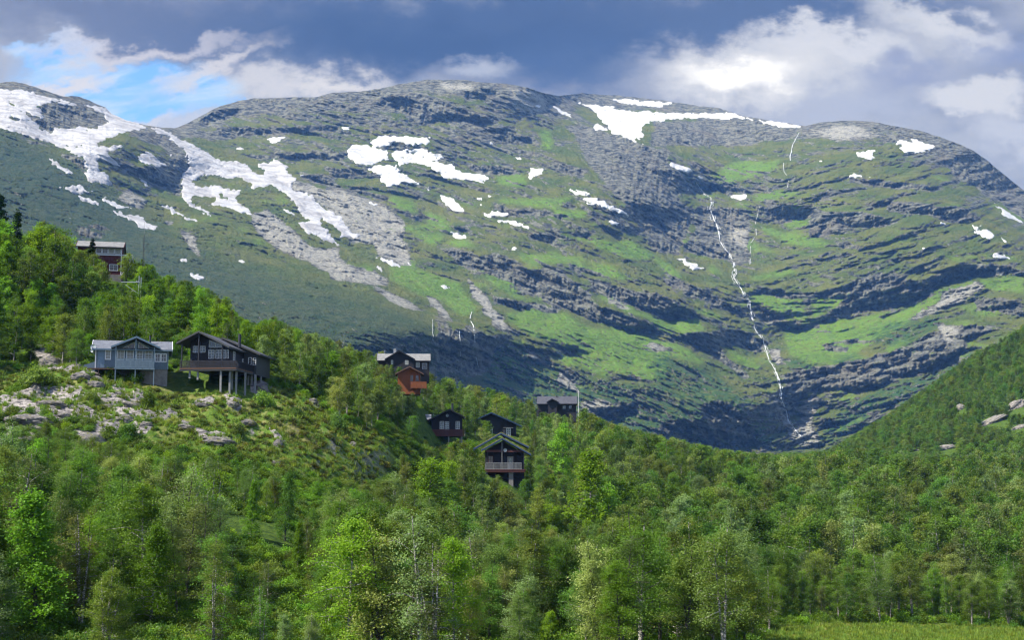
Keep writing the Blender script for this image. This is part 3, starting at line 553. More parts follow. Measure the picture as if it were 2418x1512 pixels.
# surface normals -> where grass can hold on
def normals(X, Y, Z):
    a = np.stack([np.gradient(X, axis=1), np.gradient(Y, axis=1), np.gradient(Z, axis=1)], -1)
    b = np.stack([np.gradient(X, axis=0), np.gradient(Y, axis=0), np.gradient(Z, axis=0)], -1)
    n = np.cross(b, a); n /= np.linalg.norm(n, axis=-1, keepdims=True)+1e-9; return n
N = normals(X_, Ym, Z_); nz = np.abs(N[..., 2])
nzs = blur(nz, 1.0, 1.6)
alt = smooth(PY, 230, 620)
gr = (0.5*nz+0.5*nzs)*1.45 - 0.10 + 0.24*lushb + 0.16*alt - 0.55*Cb - 0.75*blur(pale, 1.5, 1.5) + 0.50*fbm(PX/70, q/16, 5, 0.65, 130) + 0.20*dimb + 0.30*dimb*diag(90, 12, 4, 0.6, 170) + 0.08*blur(scrub, 3, 3) - 0.55*smooth(PY-skl[None], 60, 0)
gatt = smooth(gr, 0.80, 1.30)
back = 7                                               # rows that carry the land on behind the skyline
bx = []; by = []; bz = []
for i in range(back, 0, -1):
    bx.append(X_[0]*(1+0.05*i)); by.append(Ym[0]*(1+0.05*i)); bz.append(Z_[0]-18.0*i**1.4)
Xf = np.vstack(bx+[X_]); Yf = np.vstack(by+[Ym]); Zf = np.vstack(bz+[Z_])
def padb(a): return np.vstack([a[:1]]*back+[a])
nr = NR+back
idx = np.arange(nr*NC).reshape(nr, NC)
F_ = np.stack([idx[:-1, :-1], idx[1:, :-1], idx[1:, 1:], idx[:-1, 1:]], -1).reshape(-1, 4)

m, t, b = material('mountain_rock_and_grass'); p = geo_pos(t)
ps = t.vec('MULTIPLY', p, (1, 0.6, 2.2))
n1 = t.noise(ps, 0.012, 6, 0.6); n2 = t.noise(ps, 0.055, 6, 0.68); n3 = t.noise(t.vec('MULTIPLY', p, (1, 0.7, 1.8)), 0.13, 5, 0.72)
rockc = t.mix(t.ramp(n2, 0.36, 0.64), (0.036, 0.040, 0.042), (0.230, 0.235, 0.200))
rockc = t.mix(t.ramp(n1, 0.5, 0.68, 0, 0.45), rockc, (0.17, 0.15, 0.12))
rockc = t.mix(t.ramp(n3, 0.58, 0.74, 0, 0.6), rockc, (0.05, 0.05, 0.055))
rockc = t.mix(t.math('MULTIPLY', t.ramp(t.math('ADD', t.attr('pale'), t.math('MULTIPLY', t.math('SUBTRACT', n2, 0.5), 2.4)), 0.3, 1.0), t.ramp(n3, 0.38, 0.52, 0.25, 1.0)), rockc, (0.35, 0.345, 0.31))
dull = t.mix(t.ramp(n1, 0.3, 0.7), (0.062, 0.100, 0.014), (0.130, 0.140, 0.032))
grass = t.mix(t.math('MULTIPLY', t.ramp(t.math('ADD', t.attr('lush'), t.math('MULTIPLY', t.math('SUBTRACT', n1, 0.5), 1.5)), 0.1, 1.0), t.math('MULTIPLY', t.ramp(n3, 0.36, 0.58, 0.15, 1.0), t.ramp(n2, 0.3, 0.5, 0.5, 1.0))), dull, (0.125, 0.245, 0.022))
bl = t.ramp(t.noise(p, 0.20, 3, 0.6), 0.60, 0.68, 0, 0.7)
grass = t.mix(bl, grass, (0.26, 0.25, 0.20))
grass = t.mix(t.math('MULTIPLY', t.attr('dim'), 0.9), grass, t.mix(t.ramp(n2, 0.35, 0.65), (0.022, 0.052, 0.026), (0.058, 0.078, 0.040)))  # cloud shadow on the left flank, painted into the grass colour
sc = t.math('MULTIPLY', t.attr('scrub'), t.ramp(t.noise(p, 0.06, 5, 0.7), 0.42, 0.54))
grass = t.mix(sc, grass, (0.040, 0.095, 0.026))
gf = t.math('ADD', t.attr('grass'), t.math('MULTIPLY', t.math('SUBTRACT', n3, 0.5), 3.2))
gf = t.math('ADD', gf, t.math('MULTIPLY', t.math('SUBTRACT', n2, 0.5), 2.0))
gf = t.ramp(gf, 0.30, 0.66)
col = t.mix(gf, rockc, grass)
t.put(b.inputs['Base Color'], col); b.inputs['Roughness'].default_value = 1.0; b.inputs['Specular IOR Level'].default_value = 0.15
bump(t, b, t.math('ADD', n3, t.math('MULTIPLY', n2, 1.5)), 1.0, 9.0)
M['mountain'] = m
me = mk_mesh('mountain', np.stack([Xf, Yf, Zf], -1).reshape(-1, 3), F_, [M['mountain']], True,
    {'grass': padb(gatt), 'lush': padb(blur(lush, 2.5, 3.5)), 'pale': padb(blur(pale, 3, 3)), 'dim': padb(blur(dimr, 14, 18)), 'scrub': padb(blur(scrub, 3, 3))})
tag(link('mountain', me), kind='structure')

# snow lying on it: a sheet of its own with real thickness, thinning out under the surface at its edges
th = (snowb-0.5)*9.0 + 0.8*fbm(PX/10, PY/6, 3, 0.5, 140)
Ys = blur(Ym, 1.5, 2.0); Ys = Ym + (Ys-Ym)*np.clip(snowb, 0, 1)
Ys2 = np.where(th > 0, np.minimum(Ys, Ym), Ym) - th
keep = np.zeros(snow.shape, bool); s_ = snowb > 0.12; keep |= s_
fk = (keep[:-1, :-1] | keep[1:, :-1] | keep[1:, 1:] | keep[:-1, 1:])
idm = np.arange(NR*NC).reshape(NR, NC); Fs = np.stack([idm[:-1, :-1], idm[1:, :-1], idm[1:, 1:], idm[:-1, 1:]], -1)[fk]
sx, sz = ray(PX, PY); Vs = np.stack([sx*Ys2, Ys2, sz*Ys2], -1).reshape(-1, 3)
used = np.unique(Fs); rm = np.full(NR*NC, -1); rm[used] = np.arange(len(used))
m, t, b = material('snow'); p = geo_pos(t)
nn = t.noise(t.vec('MULTIPLY', p, (1, 1, 3)), 0.02, 6, 0.6)
t.put(b.inputs['Base Color'], t.mix(t.math('MULTIPLY', t.attr('dim'), 0.75), t.mix(t.ramp(nn, 0.35, 0.7), (0.55, 0.57, 0.61), (0.38, 0.385, 0.40)), t.mix(t.ramp(nn, 0.35, 0.65), (0.36, 0.365, 0.39), (0.21, 0.205, 0.22)))); b.inputs['Roughness'].default_value = 0.8  # left snow painted greyer to stand for the cloud's shadow
bump(t, b, t.math('ADD', t.noise(p, 0.12, 5), t.math('MULTIPLY', t.noise(p, 0.02, 4), 4.0)), 0.7, 5.0)
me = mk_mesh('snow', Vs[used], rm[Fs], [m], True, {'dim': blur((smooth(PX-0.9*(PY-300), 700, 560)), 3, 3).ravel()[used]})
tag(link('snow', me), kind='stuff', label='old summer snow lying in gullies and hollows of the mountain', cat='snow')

# waterfalls: ribbons of white water lying on the rock
from_y = lambda px, py: float(np.interp(py, PY[:, min(NC-1, max(0, int(round((px+250)/(mpx[1]-mpx[0])))))], Ym[:, min(NC-1, max(0, int(round((px+250)/(mpx[1]-mpx[0])))))]))
m, t, b = material('white_water'); p = geo_pos(t)
t.put(b.inputs['Base Color'], t.mix(t.ramp(t.noise(t.vec('MULTIPLY', p, (1, 1, 0.25)), 0.5, 4, 0.6), 0.3, 0.6), (0.25, 0.28, 0.31), (0.62, 0.65, 0.68))); b.inputs['Roughness'].default_value = 0.5; M['water'] = m
def falls(pts, w0, seed, strands=1):
    r = np.random.default_rng(seed); vs = []; fs = []
    pts = np.array(pts, float); d = np.r_[0, np.cumsum(np.hypot(*np.diff(pts, axis=0).T))]; tt = np.arange(0, d[-1], 1.6)
    cx = np.interp(tt, d, pts[:, 0]) + 1.5*fbm(tt/11, tt*0, 4, 0.6, seed); cyy = np.interp(tt, d, pts[:, 1])
    wid = w0*(0.45 + 0.55*np.interp(tt, d, np.linspace(0.5, 1.0, len(d)))) * (0.75+0.5*fbm(tt/7, tt*0+3, 3, 0.6, seed+5))
    for s in range(strands):
        ox = 0 if s == 0 else ((2.2+0.012*d[-1])*fbm(tt/16, tt*0+9*s, 3, 0.5, seed+s*7)); ww = wid if s == 0 else wid*0.45
        on = fbm(tt/13, tt*0+5, 3, 0.6, seed+40+s) > (-0.28 if s == 0 else 0.05)
        prev = None
        for i in range(len(tt)):
            if not on[i]: prev = None; continue
            x = cx[i] + (ox if s == 0 else ox[i]); y = cyy[i]
            Y = min(from_y(x-1, y), from_y(x, y), from_y(x+1, y), from_y(x, y-1.5), from_y(x, y+1.5)) - 3.0
            h = max(0.25, ww[i])/2
            a = P3(x-h, y, Y+0.8); c = P3(x, y, Y-1.2); e = P3(x+h, y, Y+0.8)
            k0 = len(vs); vs += [a, c, e]
            if prev is not None: fs += [(prev, k0, k0+1, prev+1), (prev+1, k0+1, k0+2, prev+2)]
            prev = k0
    return tag(link('waterfall', mk_mesh('waterfall', vs, fs, [M['water']], True)), kind='structure')
main = C(3, [(290,610),(320,660),(345,690),(380,705),(385,740),(375,780),(395,830),(420,890),(435,940),(440,990),(465,1030),(500,1070),(530,1130),(535,1200),(530,1230)]) + C(5, [(545,190),(580,240),(600,290),(635,320),(640,380),(655,440),(670,500),(690,535),(720,570),(740,640),(760,700),(800,770),(825,830),(835,900),(840,960),(870,1030),(890,1110),(930,1160),(980,1210)])
falls(main, 3.0, 1, 6)
falls(C(3, [(955,285),(915,360),(895,440),(900,470)]), 2.6, 2); falls(C(3, [(855,480),(858,540),(890,580),(880,640)]), 1.5, 3)
falls(C(3, [(710,730),(690,800),(670,880),(680,950),(640,1000),(640,1090),(635,1150)]), 1.6, 4)
falls(C(4, [(930,570),(915,620),(940,660),(945,720),(955,860),(975,930)]), 2.6, 5); falls(C(4, [(850,680),(858,860)]), 1.7, 6); falls(C(4, [(678,620),(682,760)]), 1.7, 7)
del Xf, Yf, Zf, Vs, N

# ================================================================== NEAR LAND
ctl = [(0,1520,85),(600,1515,92),(1209,1515,108),(1700,1508,125),(1900,1497,142),(2418,1497,150),(2418,1512,135),(1750,1512,132),(-250,1520,82),(2650,1500,150),
 (0,1085,158),(300,1088,162),(600,1090,168),(760,1125,175),(900,1150,190),(0,950,180),(100,930,182),(180,905,186),(300,915,190),(420,925,192),(560,925,194),(640,915,200),(740,960,200),
 (760,1010,192),(900,1055,200),(0,880,196),(150,860,205),(300,800,222),(450,790,225),(620,790,235),(-250,880,190),(-250,1090,150),(-250,620,280),
 (1190,1145,232),(980,1078,270),(1010,1092,252),(1050,1060,305),(1215,1045,330),(950,905,345),(960,940,300),(1315,1000,420),(1120,1060,320),(800,905,280),(880,900,310),(760,860,290),
 (60,650,262),(240,665,268),(400,700,262),(500,745,268),(590,810,282),(0,620,285),(700,845,300),(1000,935,370),(1200,1000,415),(1420,1055,450),(1700,1115,500),(2000,1135,540),
 (1400,1190,300),(1700,1230,300),(2000,1260,300),(2418,1270,290),(2650,1250,300),(1209,1290,210),(800,1240,150),(1500,1380,190),(1900,1390,220),(2418,1400,205),(300,1230,125),(-250,1250,120),
 (2418,1140,500),(2200,1135,540),(2650,1100,480),(2300,1090,600),
 (1975,1082,720),(2100,1000,830),(2200,930,880),(2300,858,920),(2418,772,960),(2650,665,1000),(2300,1000,720),(2418,900,800),(2100,1070,680),(2650,850,800)]
cp = np.array([P3(*c) for c in ctl])
ex = [(-60,20,-4),(0,20,-4),(60,20,-6),(-300,20,-4),(300,20,-8),(-80,420,10),(-120,600,-10),(0,650,-20),(80,700,-14),(-250,700,-15),(-400,500,10),(-250,400,40),(0,1000,-22),(-400,1100,-24),(200,1200,20),(420,1150,130),(120,1050,0),(0,1400,-24),(-500,1400,-24),(500,1400,60)]
cp = np.vstack([cp, np.array(ex, float)])
fz = rbf(cp[:, :2], cp[:, 2], 2e-5)
def inclear(px, py, poly): return inpoly(np.asarray(px, float), np.asarray(py, float), poly)
KNOLL = [(-260,905),(60,880),(130,868),(220,880),(420,905),(560,915),(650,912),(745,940),(770,990),(905,1030),(935,1100),(850,1135),(700,1125),(600,1085),(480,1065),(330,1055),(210,1015),(100,985),(-260,975)]
gx = np.linspace(-420, 2840, 520); gyv = 18*np.exp(np.linspace(0, math.log(1500/18), 620))
GX = np.repeat(gx[None], 620, 0); GY = np.repeat(gyv[:, None], 520, 1); AX = (GX-W0/2)/F0/math.cos(PITCH)*GY
def grid_lookup(A, x, y):
    c = (x/y*F0*math.cos(PITCH)+W0/2-gx[0])/(gx[1]-gx[0]); r = np.log(np.maximum(y, 18.1)/18)/math.log(1500/18)*619
    c = np.clip(c, 0, 518.999); r = np.clip(r, 0, 618.999); c0 = c.astype(int); r0 = r.astype(int); fc = c-c0; fr = r-r0
    return (A[r0, c0]*(1-fc)+A[r0, c0+1]*fc)*(1-fr)+(A[r0+1, c0]*(1-fc)+A[r0+1, c0+1]*fc)*fr
GZ = fz(AX, GY)
px_, py_ = proj(AX, GY, GZ)
tpx = np.array([1500,1960,2100,2200,2300,2418,2600,3000]); tpy = np.array([1130,1085,998,928,855,768,665,500])
lim = ray(px_, np.interp(px_, tpx, tpy))[1]*GY; GZ = np.where(GY > 560, np.minimum(GZ, lim - np.maximum(0, GY-930)*0.35), GZ)
px_, py_ = proj(AX, GY, GZ)
kn = blur(inclear(px_, py_, KNOLL).astype(float), 4, 3)*(GY < 215)
mead = blur(inclear(px_, py_, [(1800,1512),(1850,1486),(2100,1470),(2700,1478),(2700,1600),(1700,1600)]).astype(float), 3, 3)*(GY < 160)
GZ += (0.5*fbm(AX/14, GY/14, 3, 0.5, 200) + 0.9*fbm(AX/40, GY/40, 2, 0.5, 205)*(GY > 150))*(1-mead)
GZ += kn*(1.7*fbm(AX/9, GY/6, 4, 0.55, 210, ridge=True) + 0.55*fbm(AX/2.4, GY/2.0, 3, 0.6, 220))
GZ += 0.12*fbm(AX/1.3, GY/1.3, 2, 0.5, 230)*(1-mead)
RK0 = [(70,985,190,56),(125,945,150,34),(60,1035,110,34),(215,1020,110,50),(188,884,60,32),(225,906,56,28),(280,930,26,16),(310,955,56,22),(60,1035,80,30),(294,988,64,32),(215,1030,84,48),(388,984,46,32),(345,1000,36,20),(514,1042,84,30),(480,956,44,14),(548,962,34,20),(618,916,40,40),(655,1042,26,34),(115,850,70,52),(735,945,34,20),(90,1010,80,18),(150,978,70,22),(250,958,54,20),(440,1010,50,16),(20,960,60,24),(330,1040,50,16)]
bed = np.zeros(px_.shape); wxx = px_+9*fbm(px_/16, py_/9, 4, 0.65, 710); wyy = py_+6*fbm(px_/18, py_/8, 4, 0.65, 720)
for a_, b_, c_, d_ in RK0: bed = np.maximum(bed, ((wxx-a_+(wyy-b_)*-0.6)/(c_*0.60))**2+((wyy-b_)/(d_*0.62))**2 < 1)
bed = blur(bed*(GY < 215), 0.6, 0.6); GZ += bed*0.18 + bed*0.16*fbm(AX/2.6, GY/2.0, 4, 0.6, 730, ridge=True)
def ground(x, y): return grid_lookup(GZ, np.asarray(x, float), np.asarray(y, float))
def hit(px, py, y0=60, y1=1100):
    ys = y0*np.exp(np.linspace(0, math.log(y1/y0), 900)); a, b_ = ray(px, py); z = ground(a*ys, ys)
    i = np.argmax(z > b_*ys); y = ys[i] if z[i] > b_*ys[i] else ys[-1]
    return a*y, y, float(ground(a*y, y))
idg = np.arange(620*520).reshape(620, 520); Fg = np.stack([idg[:-1, :-1], idg[:-1, 1:], idg[1:, 1:], idg[1:, :-1]], -1).reshape(-1, 4)
m, t, b = material('hillside_ground'); p = geo_pos(t)
na = t.noise(p, 0.16, 6, 0.6); nb = t.noise(p, 0.9, 6, 0.68); nc = t.noise(p, 4.0, 5, 0.7)
knc = t.mix(t.ramp(na, 0.46, 0.70), (0.090, 0.165, 0.022), (0.18, 0.170, 0.050))
knc = t.mix(t.ramp(nb, 0.50, 0.64, 0, 0.8), knc, (0.27, 0.25, 0.105))
knc = t.mix(t.ramp(nc, 0.5, 0.66, 0, 0.6), knc, (0.050, 0.065, 0.016))
g = t.new('ShaderNodeNewGeometry'); sz = t.new('ShaderNodeSeparateXYZ'); t.l.new(g.outputs['Normal'], sz.inputs[0])
rk = t.ramp(t.math('ADD', sz.outputs[2], t.math('MULTIPLY', t.math('SUBTRACT', nb, 0.5), 0.5)), 0.72, 0.60)
knc = t.mix(t.math('MULTIPLY', rk, t.attr('knoll')), knc, t.mix(t.ramp(nc, 0.35, 0.65), (0.09, 0.085, 0.09), (0.34, 0.32, 0.31)))
fo = t.mix(t.ramp(nb, 0.4, 0.6), (0.034, 0.068, 0.012), (0.075, 0.125, 0.018))
md = t.mix(t.ramp(t.noise(t.vec('MULTIPLY', p, (1, 0.5, 1)), 0.5, 6, 0.65), 0.38, 0.62), (0.15, 0.165, 0.028), (0.21, 0.205, 0.045))
colr = t.mix(t.attr('meadow'), t.mix(t.attr('knoll'), fo, knc), md)
bd = t.ramp(t.math('ADD', t.attr('bed'), t.math('ADD', t.math('MULTIPLY', t.math('SUBTRACT', na, 0.5), 0.9), t.math('MULTIPLY', t.math('SUBTRACT', nb, 0.5), 0.25))), 0.38, 0.52)
crk = t.noise(t.vec('MULTIPLY', p, (0.8, 0.8, 3.0)), 1.6, 7, 0.7, 0.6)
rkc = t.mix(t.ramp(crk, 0.42, 0.56), (0.09, 0.085, 0.09), t.mix(t.ramp(na, 0.4, 0.6), (0.40, 0.365, 0.34), (0.26, 0.245, 0.24)))
colr = t.mix(bd, colr, rkc)
t.put(b.inputs['Base Color'], colr); b.inputs['Roughness'].default_value = 1.0; b.inputs['Specular IOR Level'].default_value = 0.1
bump(t, b, t.math('ADD', nb, nc), 0.8, 0.3)
me = mk_mesh('hillside', np.stack([AX, GY, GZ], -1).reshape(-1, 3), Fg, [m], True, {'knoll': kn, 'meadow': mead, 'bed': bed})
tag(link('ground', me), kind='structure')
# the valley floor out to the horizon
m, t, b = material('valley_floor'); p = geo_pos(t)
t.put(b.inputs['Base Color'], t.mix(t.ramp(t.noise(p, 0.01, 6), 0.4, 0.6), (0.05, 0.08, 0.025), (0.09, 0.12, 0.035))); b.inputs['Roughness'].default_value = 1
me = mk_mesh('valley_floor', [(-30000,-30000,-76),(30000,-30000,-76),(30000,30000,-76),(-30000,30000,-76)], [(0,1,2,3)], [m])
tag(link('valley_ground', me), kind='structure')

# ================================================================== CABINS
def xf(mb, mat4):
    mb.v = [tuple(mat4 @ Vector(v)) for v in mb.v]; return mb
def frame4(o, u, n):                                    # local x along u, local -y along n (outwards), z up
    u = Vector(u); n = Vector(n)
    return Matrix(((u.x, -n.x, 0, o[0]), (u.y, -n.y, 0, o[1]), (0, 0, 1, o[2]), (0, 0, 0, 1)))
FR = lambda y=0.0: (Vector((1, 0, 0)), Vector((0, -1, 0)))
def window(parent, x0, x1, z0, z1, at=0.0, side='front', nx=2, nz=2, mat='white', t_=0.09, inner='glass', name='window'):
    """window on the front wall (y = at) or on the right wall (x = at)"""
    if side == 'front': Mx = frame4((x0, at, z0), (1, 0, 0), (0, -1, 0))
    elif side == 'left': Mx = frame4((at, x1, z0), (0, -1, 0), (-1, 0, 0))
    else: Mx = frame4((at, x0, z0), (0, 1, 0), (1, 0, 0))
    w_, h = x1-x0, z1-z0; f = MB(); d = -0.07
    f.box(-t_, 0, d, 0.0, -t_, h+t_); f.box(w_, w_+t_, d, 0.0, -t_, h+t_); f.box(0, w_, d, 0.0, -t_, 0); f.box(0, w_, d, 0.0, h, h+t_)
    for i in range(1, nx): f.box(w_*i/nx-0.022, w_*i/nx+0.022, -0.05, -0.012, 0, h)
    for j in range(1, nz): f.box(0, w_, -0.046, -0.014, h*j/nz-0.02, h*j/nz+0.02)
    o = xf(f, Mx).build(name, M[mat], parent)
    g = MB(); g.box(0, w_, -0.010, 0.004, 0, h); xf(g, Mx).build('pane', M[inner], o); return o
def door(parent, x0, x1, z0, z1, at, mat='white', glass=True):
    d = MB(); d.box(x0, x1, at-0.06, at, z0, z1)
    for sx_ in ((x0-0.08, x0), (x1, x1+0.08)): d.box(sx_[0], sx_[1], at-0.09, at, z0, z1+0.08)
    d.box(x0, x1, at-0.09, at, z1, z1+0.08)
    o = d.build('door', M[mat], parent)
    if glass: g = MB(); g.box(x0+0.14, x1-0.14, at-0.075, at-0.062, z0+0.95*(z1-z0)/2, z1-0.12); g.build('pane', M['glass'], o)
    k = MB(); k.box(x0+0.08, x0+0.12, at-0.12, at-0.06, z0+0.95, z0+1.07); k.build('handle', M['galv'], o); return o
def chev(xl, zl, xa, za, xr, zr, th): return [(xl, zl), (xa, za), (xr, zr), (xr, zr+th), (xa, za+th), (xl, zl+th)]
def roof_y(parent, xl, zl, xa, za, xr, zr, y0, y1, mat, trim, th=0.16, name='roof'):
    """gable towards the front, ridge running back"""
    r = MB()
    for A, B in (((xl, zl), (xa, za)), ((xa, za), (xr, zr))): r.add([(A[0], y0, A[1]), (B[0], y0, B[1]), (B[0], y1, B[1]), (A[0], y1, A[1]), (A[0], y0, A[1]+th), (B[0], y0, B[1]+th), (B[0], y1, B[1]+th), (A[0], y1, A[1]+th)],
        [(0,1,2,3),(4,7,6,5),(0,4,5,1),(1,5,6,2),(2,6,7,3),(3,7,4,0)])
    o = r.build(name, M[mat], parent)
    s = 0.22
    for A, B, xe, ze, sg in (((xl, zl), (xa, za), xl, zl, -1), ((xa, za), (xr, zr), xr, zr, 1)):
        f = MB()
        f.add([(A[0], y0-0.05, A[1]-s+min(th, 0.2)), (B[0], y0-0.05, B[1]-s+min(th, 0.2)), (B[0], y0, B[1]-s+min(th, 0.2)), (A[0], y0, A[1]-s+min(th, 0.2)), (A[0], y0-0.05, A[1]+min(th, 0.2)+0.03), (B[0], y0-0.05, B[1]+min(th, 0.2)+0.03), (B[0], y0, B[1]+min(th, 0.2)+0.03), (A[0], y0, A[1]+min(th, 0.2)+0.03)],
          [(0,1,2,3),(4,7,6,5),(0,4,5,1),(1,5,6,2),(2,6,7,3),(3,7,4,0)])
        f.box(min(xe, xe+sg*0.05), max(xe, xe+sg*0.05), y0-0.05, y1, ze-0.07, ze+th+0.02); f.build('bargeboard', M[trim], o)
    return o
def roof_x(parent, x0, x1, yf, zf, yr, zr, yb, zb, mat, trim, th=0.16, name='roof', gable=True):
    r = MB()
    for A, B in (((yf, zf), (yr, zr)), ((yr, zr), (yb, zb))): r.add([(x0, A[0], A[1]), (x0, B[0], B[1]), (x1, B[0], B[1]), (x1, A[0], A[1]), (x0, A[0], A[1]+th), (x0, B[0], B[1]+th), (x1, B[0], B[1]+th), (x1, A[0], A[1]+th)],
        [(0,1,2,3),(4,7,6,5),(0,4,5,1),(1,5,6,2),(2,6,7,3),(3,7,4,0)])
    o = r.build(name, M[mat], parent)
    for xe in ((x0-0.07, x0), (x1, x1+0.07)):
        f = MB()
        for A, B in (((yf, zf), (yr, zr)), ((yr, zr), (yb, zb))): f.add([(xe[0], A[0], A[1]-0.1), (xe[0], B[0], B[1]-0.1), (xe[1], B[0], B[1]-0.1), (xe[1], A[0], A[1]-0.1), (xe[0], A[0], A[1]+th+0.05), (xe[0], B[0], B[1]+th+0.05), (xe[1], B[0], B[1]+th+0.05), (xe[1], A[0], A[1]+th+0.05)],
            [(0,1,2,3),(4,7,6,5),(0,4,5,1),(1,5,6,2),(2,6,7,3),(3,7,4,0)])
        f.build('bargeboard', M[trim], o)
    g = MB(); g.box(x0, x1, yf-0.06, yf-0.002, zf-0.06, zf+th*0.8); g.build('gutter', M['black_trim'] if trim != 'white' else M['blue_trim'], o); return o
def wall(parent, poly, y0, y1, mat, name='wall'): return MB().prism(poly, y0, y1).build(name, M[mat], parent)
def wallx(parent, x0, x1, poly, mat, name='wall'):      # polygon in y,z extruded along x
    mb = MB().prism(poly, x0, x1); mb.v = [(v[1], v[0], v[2]) for v in mb.v]; return mb.build(name, M[mat], parent)
def rail(parent, pts, z0, z1, mat, pitch=0.16, wb=0.05, name='railing', gap=0.0):
    r = MB()
    for a, b_ in zip(pts[:-1], pts[1:]):
        L = math.hypot(b_[0]-a[0], b_[1]-a[1]); n = max(2, int(L/pitch))
        r.bar((a[0], a[1], z1), (b_[0], b_[1], z1), 0.035, 0.05); r.bar((a[0], a[1], z0+0.08), (b_[0], b_[1], z0+0.08), 0.03, 0.04)
        for i in range(n+1):
            u = i/n; x = a[0]+(b_[0]-a[0])*u; y = a[1]+(b_[1]-a[1])*u
            e = wb/2 if i % 8 else 0.05
            r.box(x-e, x+e, y-0.02, y+0.02, z0 if i % 8 else z0-0.15, z1-0.03 if i % 8 else z1+0.02)
    return r.build(name, M[mat], parent)
def posts(parent, lst, mat, r=0.09, name='post'):
    for (x, y, z0, z1) in lst: MB().box(x-r, x+r, y-r, y+r, z0, z1).build(name, M[mat], parent)
def flue(parent, x, y, z0, z1, r, mat):
    MB().cyl((x, y, z0), r, z1-z0, 14).cyl((x, y, z1), r*1.25, 0.12, 14).build('chimney', M[mat], parent)
def dish(parent, x, y, z, r=0.35, yaw=0.0):
    d = MB(); n = 16; rings = [(0, 0.0), (0.5, 0.02), (1, 0.1)]
    vs = []
    for a, dd in rings:
        for i in range(n): vs.append((r*a*math.cos(2*math.pi*i/n), -dd*r*3, r*a*math.sin(2*math.pi*i/n)))
    fs = [(k*n+i, k*n+(i+1) % n, (k+1)*n+(i+1) % n, (k+1)*n+i) for k in range(2) for i in range(n)]
    d.add(vs, fs); d.bar((0, 0, -r*0.7), (0, -r*1.2, -r*0.1), 0.02); d.box(-0.05, 0.05, -r*1.3, -r*1.15, -0.08, 0.04); d.bar((0, 0.0, 0), (0, 0.3, -0.3), 0.03)
    xf(d, Matrix.Translation((x, y, z)) @ Matrix.Rotation(yaw, 4, 'Z')); d.build('satellite_dish', M['galv'], parent)
CLEAR = [([(905, 990), (1000, 975), (1000, 1045), (935, 1062)], 270), ([(1228, 1005), (1258, 992), (1268, 1050), (1240, 1062)], 300)]                                              # what the trees must leave in view: (polygon in picture units, distance)

# ---- pale blue-grey cabin
s = .2038*192/F0; X0, Y0 = 680, 740
h = lambda cx, cyy: ((cx-X0)*s, (Y0-cyy)*s)
r = empty('blue_cabin', P3(168+.2038*X0, 756+.2038*Y0, 192), math.radians(14)); tag(r, 'blue-grey wooden cabin with glazed gable porch, white window trim and grey roof', 'cabin')
xl, xr = h(285, 0)[0], h(1105, 0)[0]; zf_, ze = 2.02, 4.62
wallx(r, xl, xr, [(0, zf_), (7, zf_), (7, ze), (3.5, 5.9), (0, ze)], 'blue_wood')
MB().box(h(800, 0)[0], xr-0.05, 0.06, 6.9, -2.5, zf_).build('foundation', M['concrete'], r)
MB().box(xl+0.2, h(800, 0)[0], 2.6, 6.9, -1.2, zf_).build('foundation', M['concrete'], r)
roof_x(r, xl-0.45, xr+0.5, -0.5, ze-0.1, 3.5, 6.02, 7.5, ze-0.1, 'roof_grey', 'white')
gl, ga, gr_ = h(466, 0)[0], h(742, 0)[0], h(1010, 0)[0]
roof_y(r, gl, 4.70, ga, 6.12, gr_, 4.70, -2.1, 3.4, 'roof_grey', 'blue_trim', name='porch_roof')
gw = wall(r, [(h(515, 0)[0], ze), (h(945, 0)[0], ze), (h(945, 0)[0], 4.92), (ga, 5.95), (h(515, 0)[0], 4.92)], -0.06, 3.0, 'blue_wood', 'gable_wall')
for a, c in (((590, 720), 0), ((765, 885), 1)):         # the two triangular lights in the gable
    x0, x1 = h(a[0], 0)[0], h(a[1], 0)[0]; zl0, zl1 = (4.82, 5.62) if c == 0 else (5.62, 4.82)
    f = MB(); g = MB(); z0 = 4.72; T = [(x0, z0), (x1, z0), (x1, zl1), (x0, zl0)]
    for i in range(4): f.bar((T[i][0], -0.1, T[i][1]), (T[(i+1) % 4][0], -0.1, T[(i+1) % 4][1]), 0.05, 0.045)
    f.bar(((x0+x1)/2, -0.1, z0), ((x0+x1)/2, -0.1, (zl0+zl1)/2), 0.02, 0.03)
    g.add([(x, -0.075, z) for x, z in T]+[(x, -0.065, z) for x, z in T], [(0,1,2,3),(7,6,5,4),(0,4,5,1),(1,5,6,2),(2,6,7,3),(3,7,4,0)])
    o = f.build('gable_window', M['white'], r); g.build('pane', M['glass'], o)
for a, b_ in ((533, 602), (640, 706), (748, 812), (845, 916)):
    window(r, h(a, 0)[0], h(b_, 0)[0], 3.25, 4.52, 0.0, nx=2, nz=3, t_=0.11, inner='curtain')
window(r, h(404, 0)[0], h(448, 0)[0], 3.33, 4.42, 0.0, nx=2, nz=3, t_=0.14, inner='curtain')
window(r, h(962, 0)[0], h(1008, 0)[0], 3.12, 4.1, 0.0, nx=2, nz=2, t_=0.12); window(r, h(1030, 0)[0], h(1078, 0)[0], 3.12, 4.1, 0.0, nx=2, nz=2, t_=0.12)
door(r, h(322, 0)[0], h(384, 0)[0], 2.1, 4.35, 0.0, 'blue_trim', False)
MB().box(xl-0.03, xl+0.1, -0.03, 0.1, zf_, ze).build('corner_board', M['white'], r); MB().box(xr-0.1, xr+0.03, -0.03, 0.1, zf_, ze).build('corner_board', M['rail_blue'], r)
MB().box(h(505, 0)[0], h(955, 0)[0], -2.0, -0.002, 1.82, 2.0).build('porch_deck', M['rail_blue'], r)
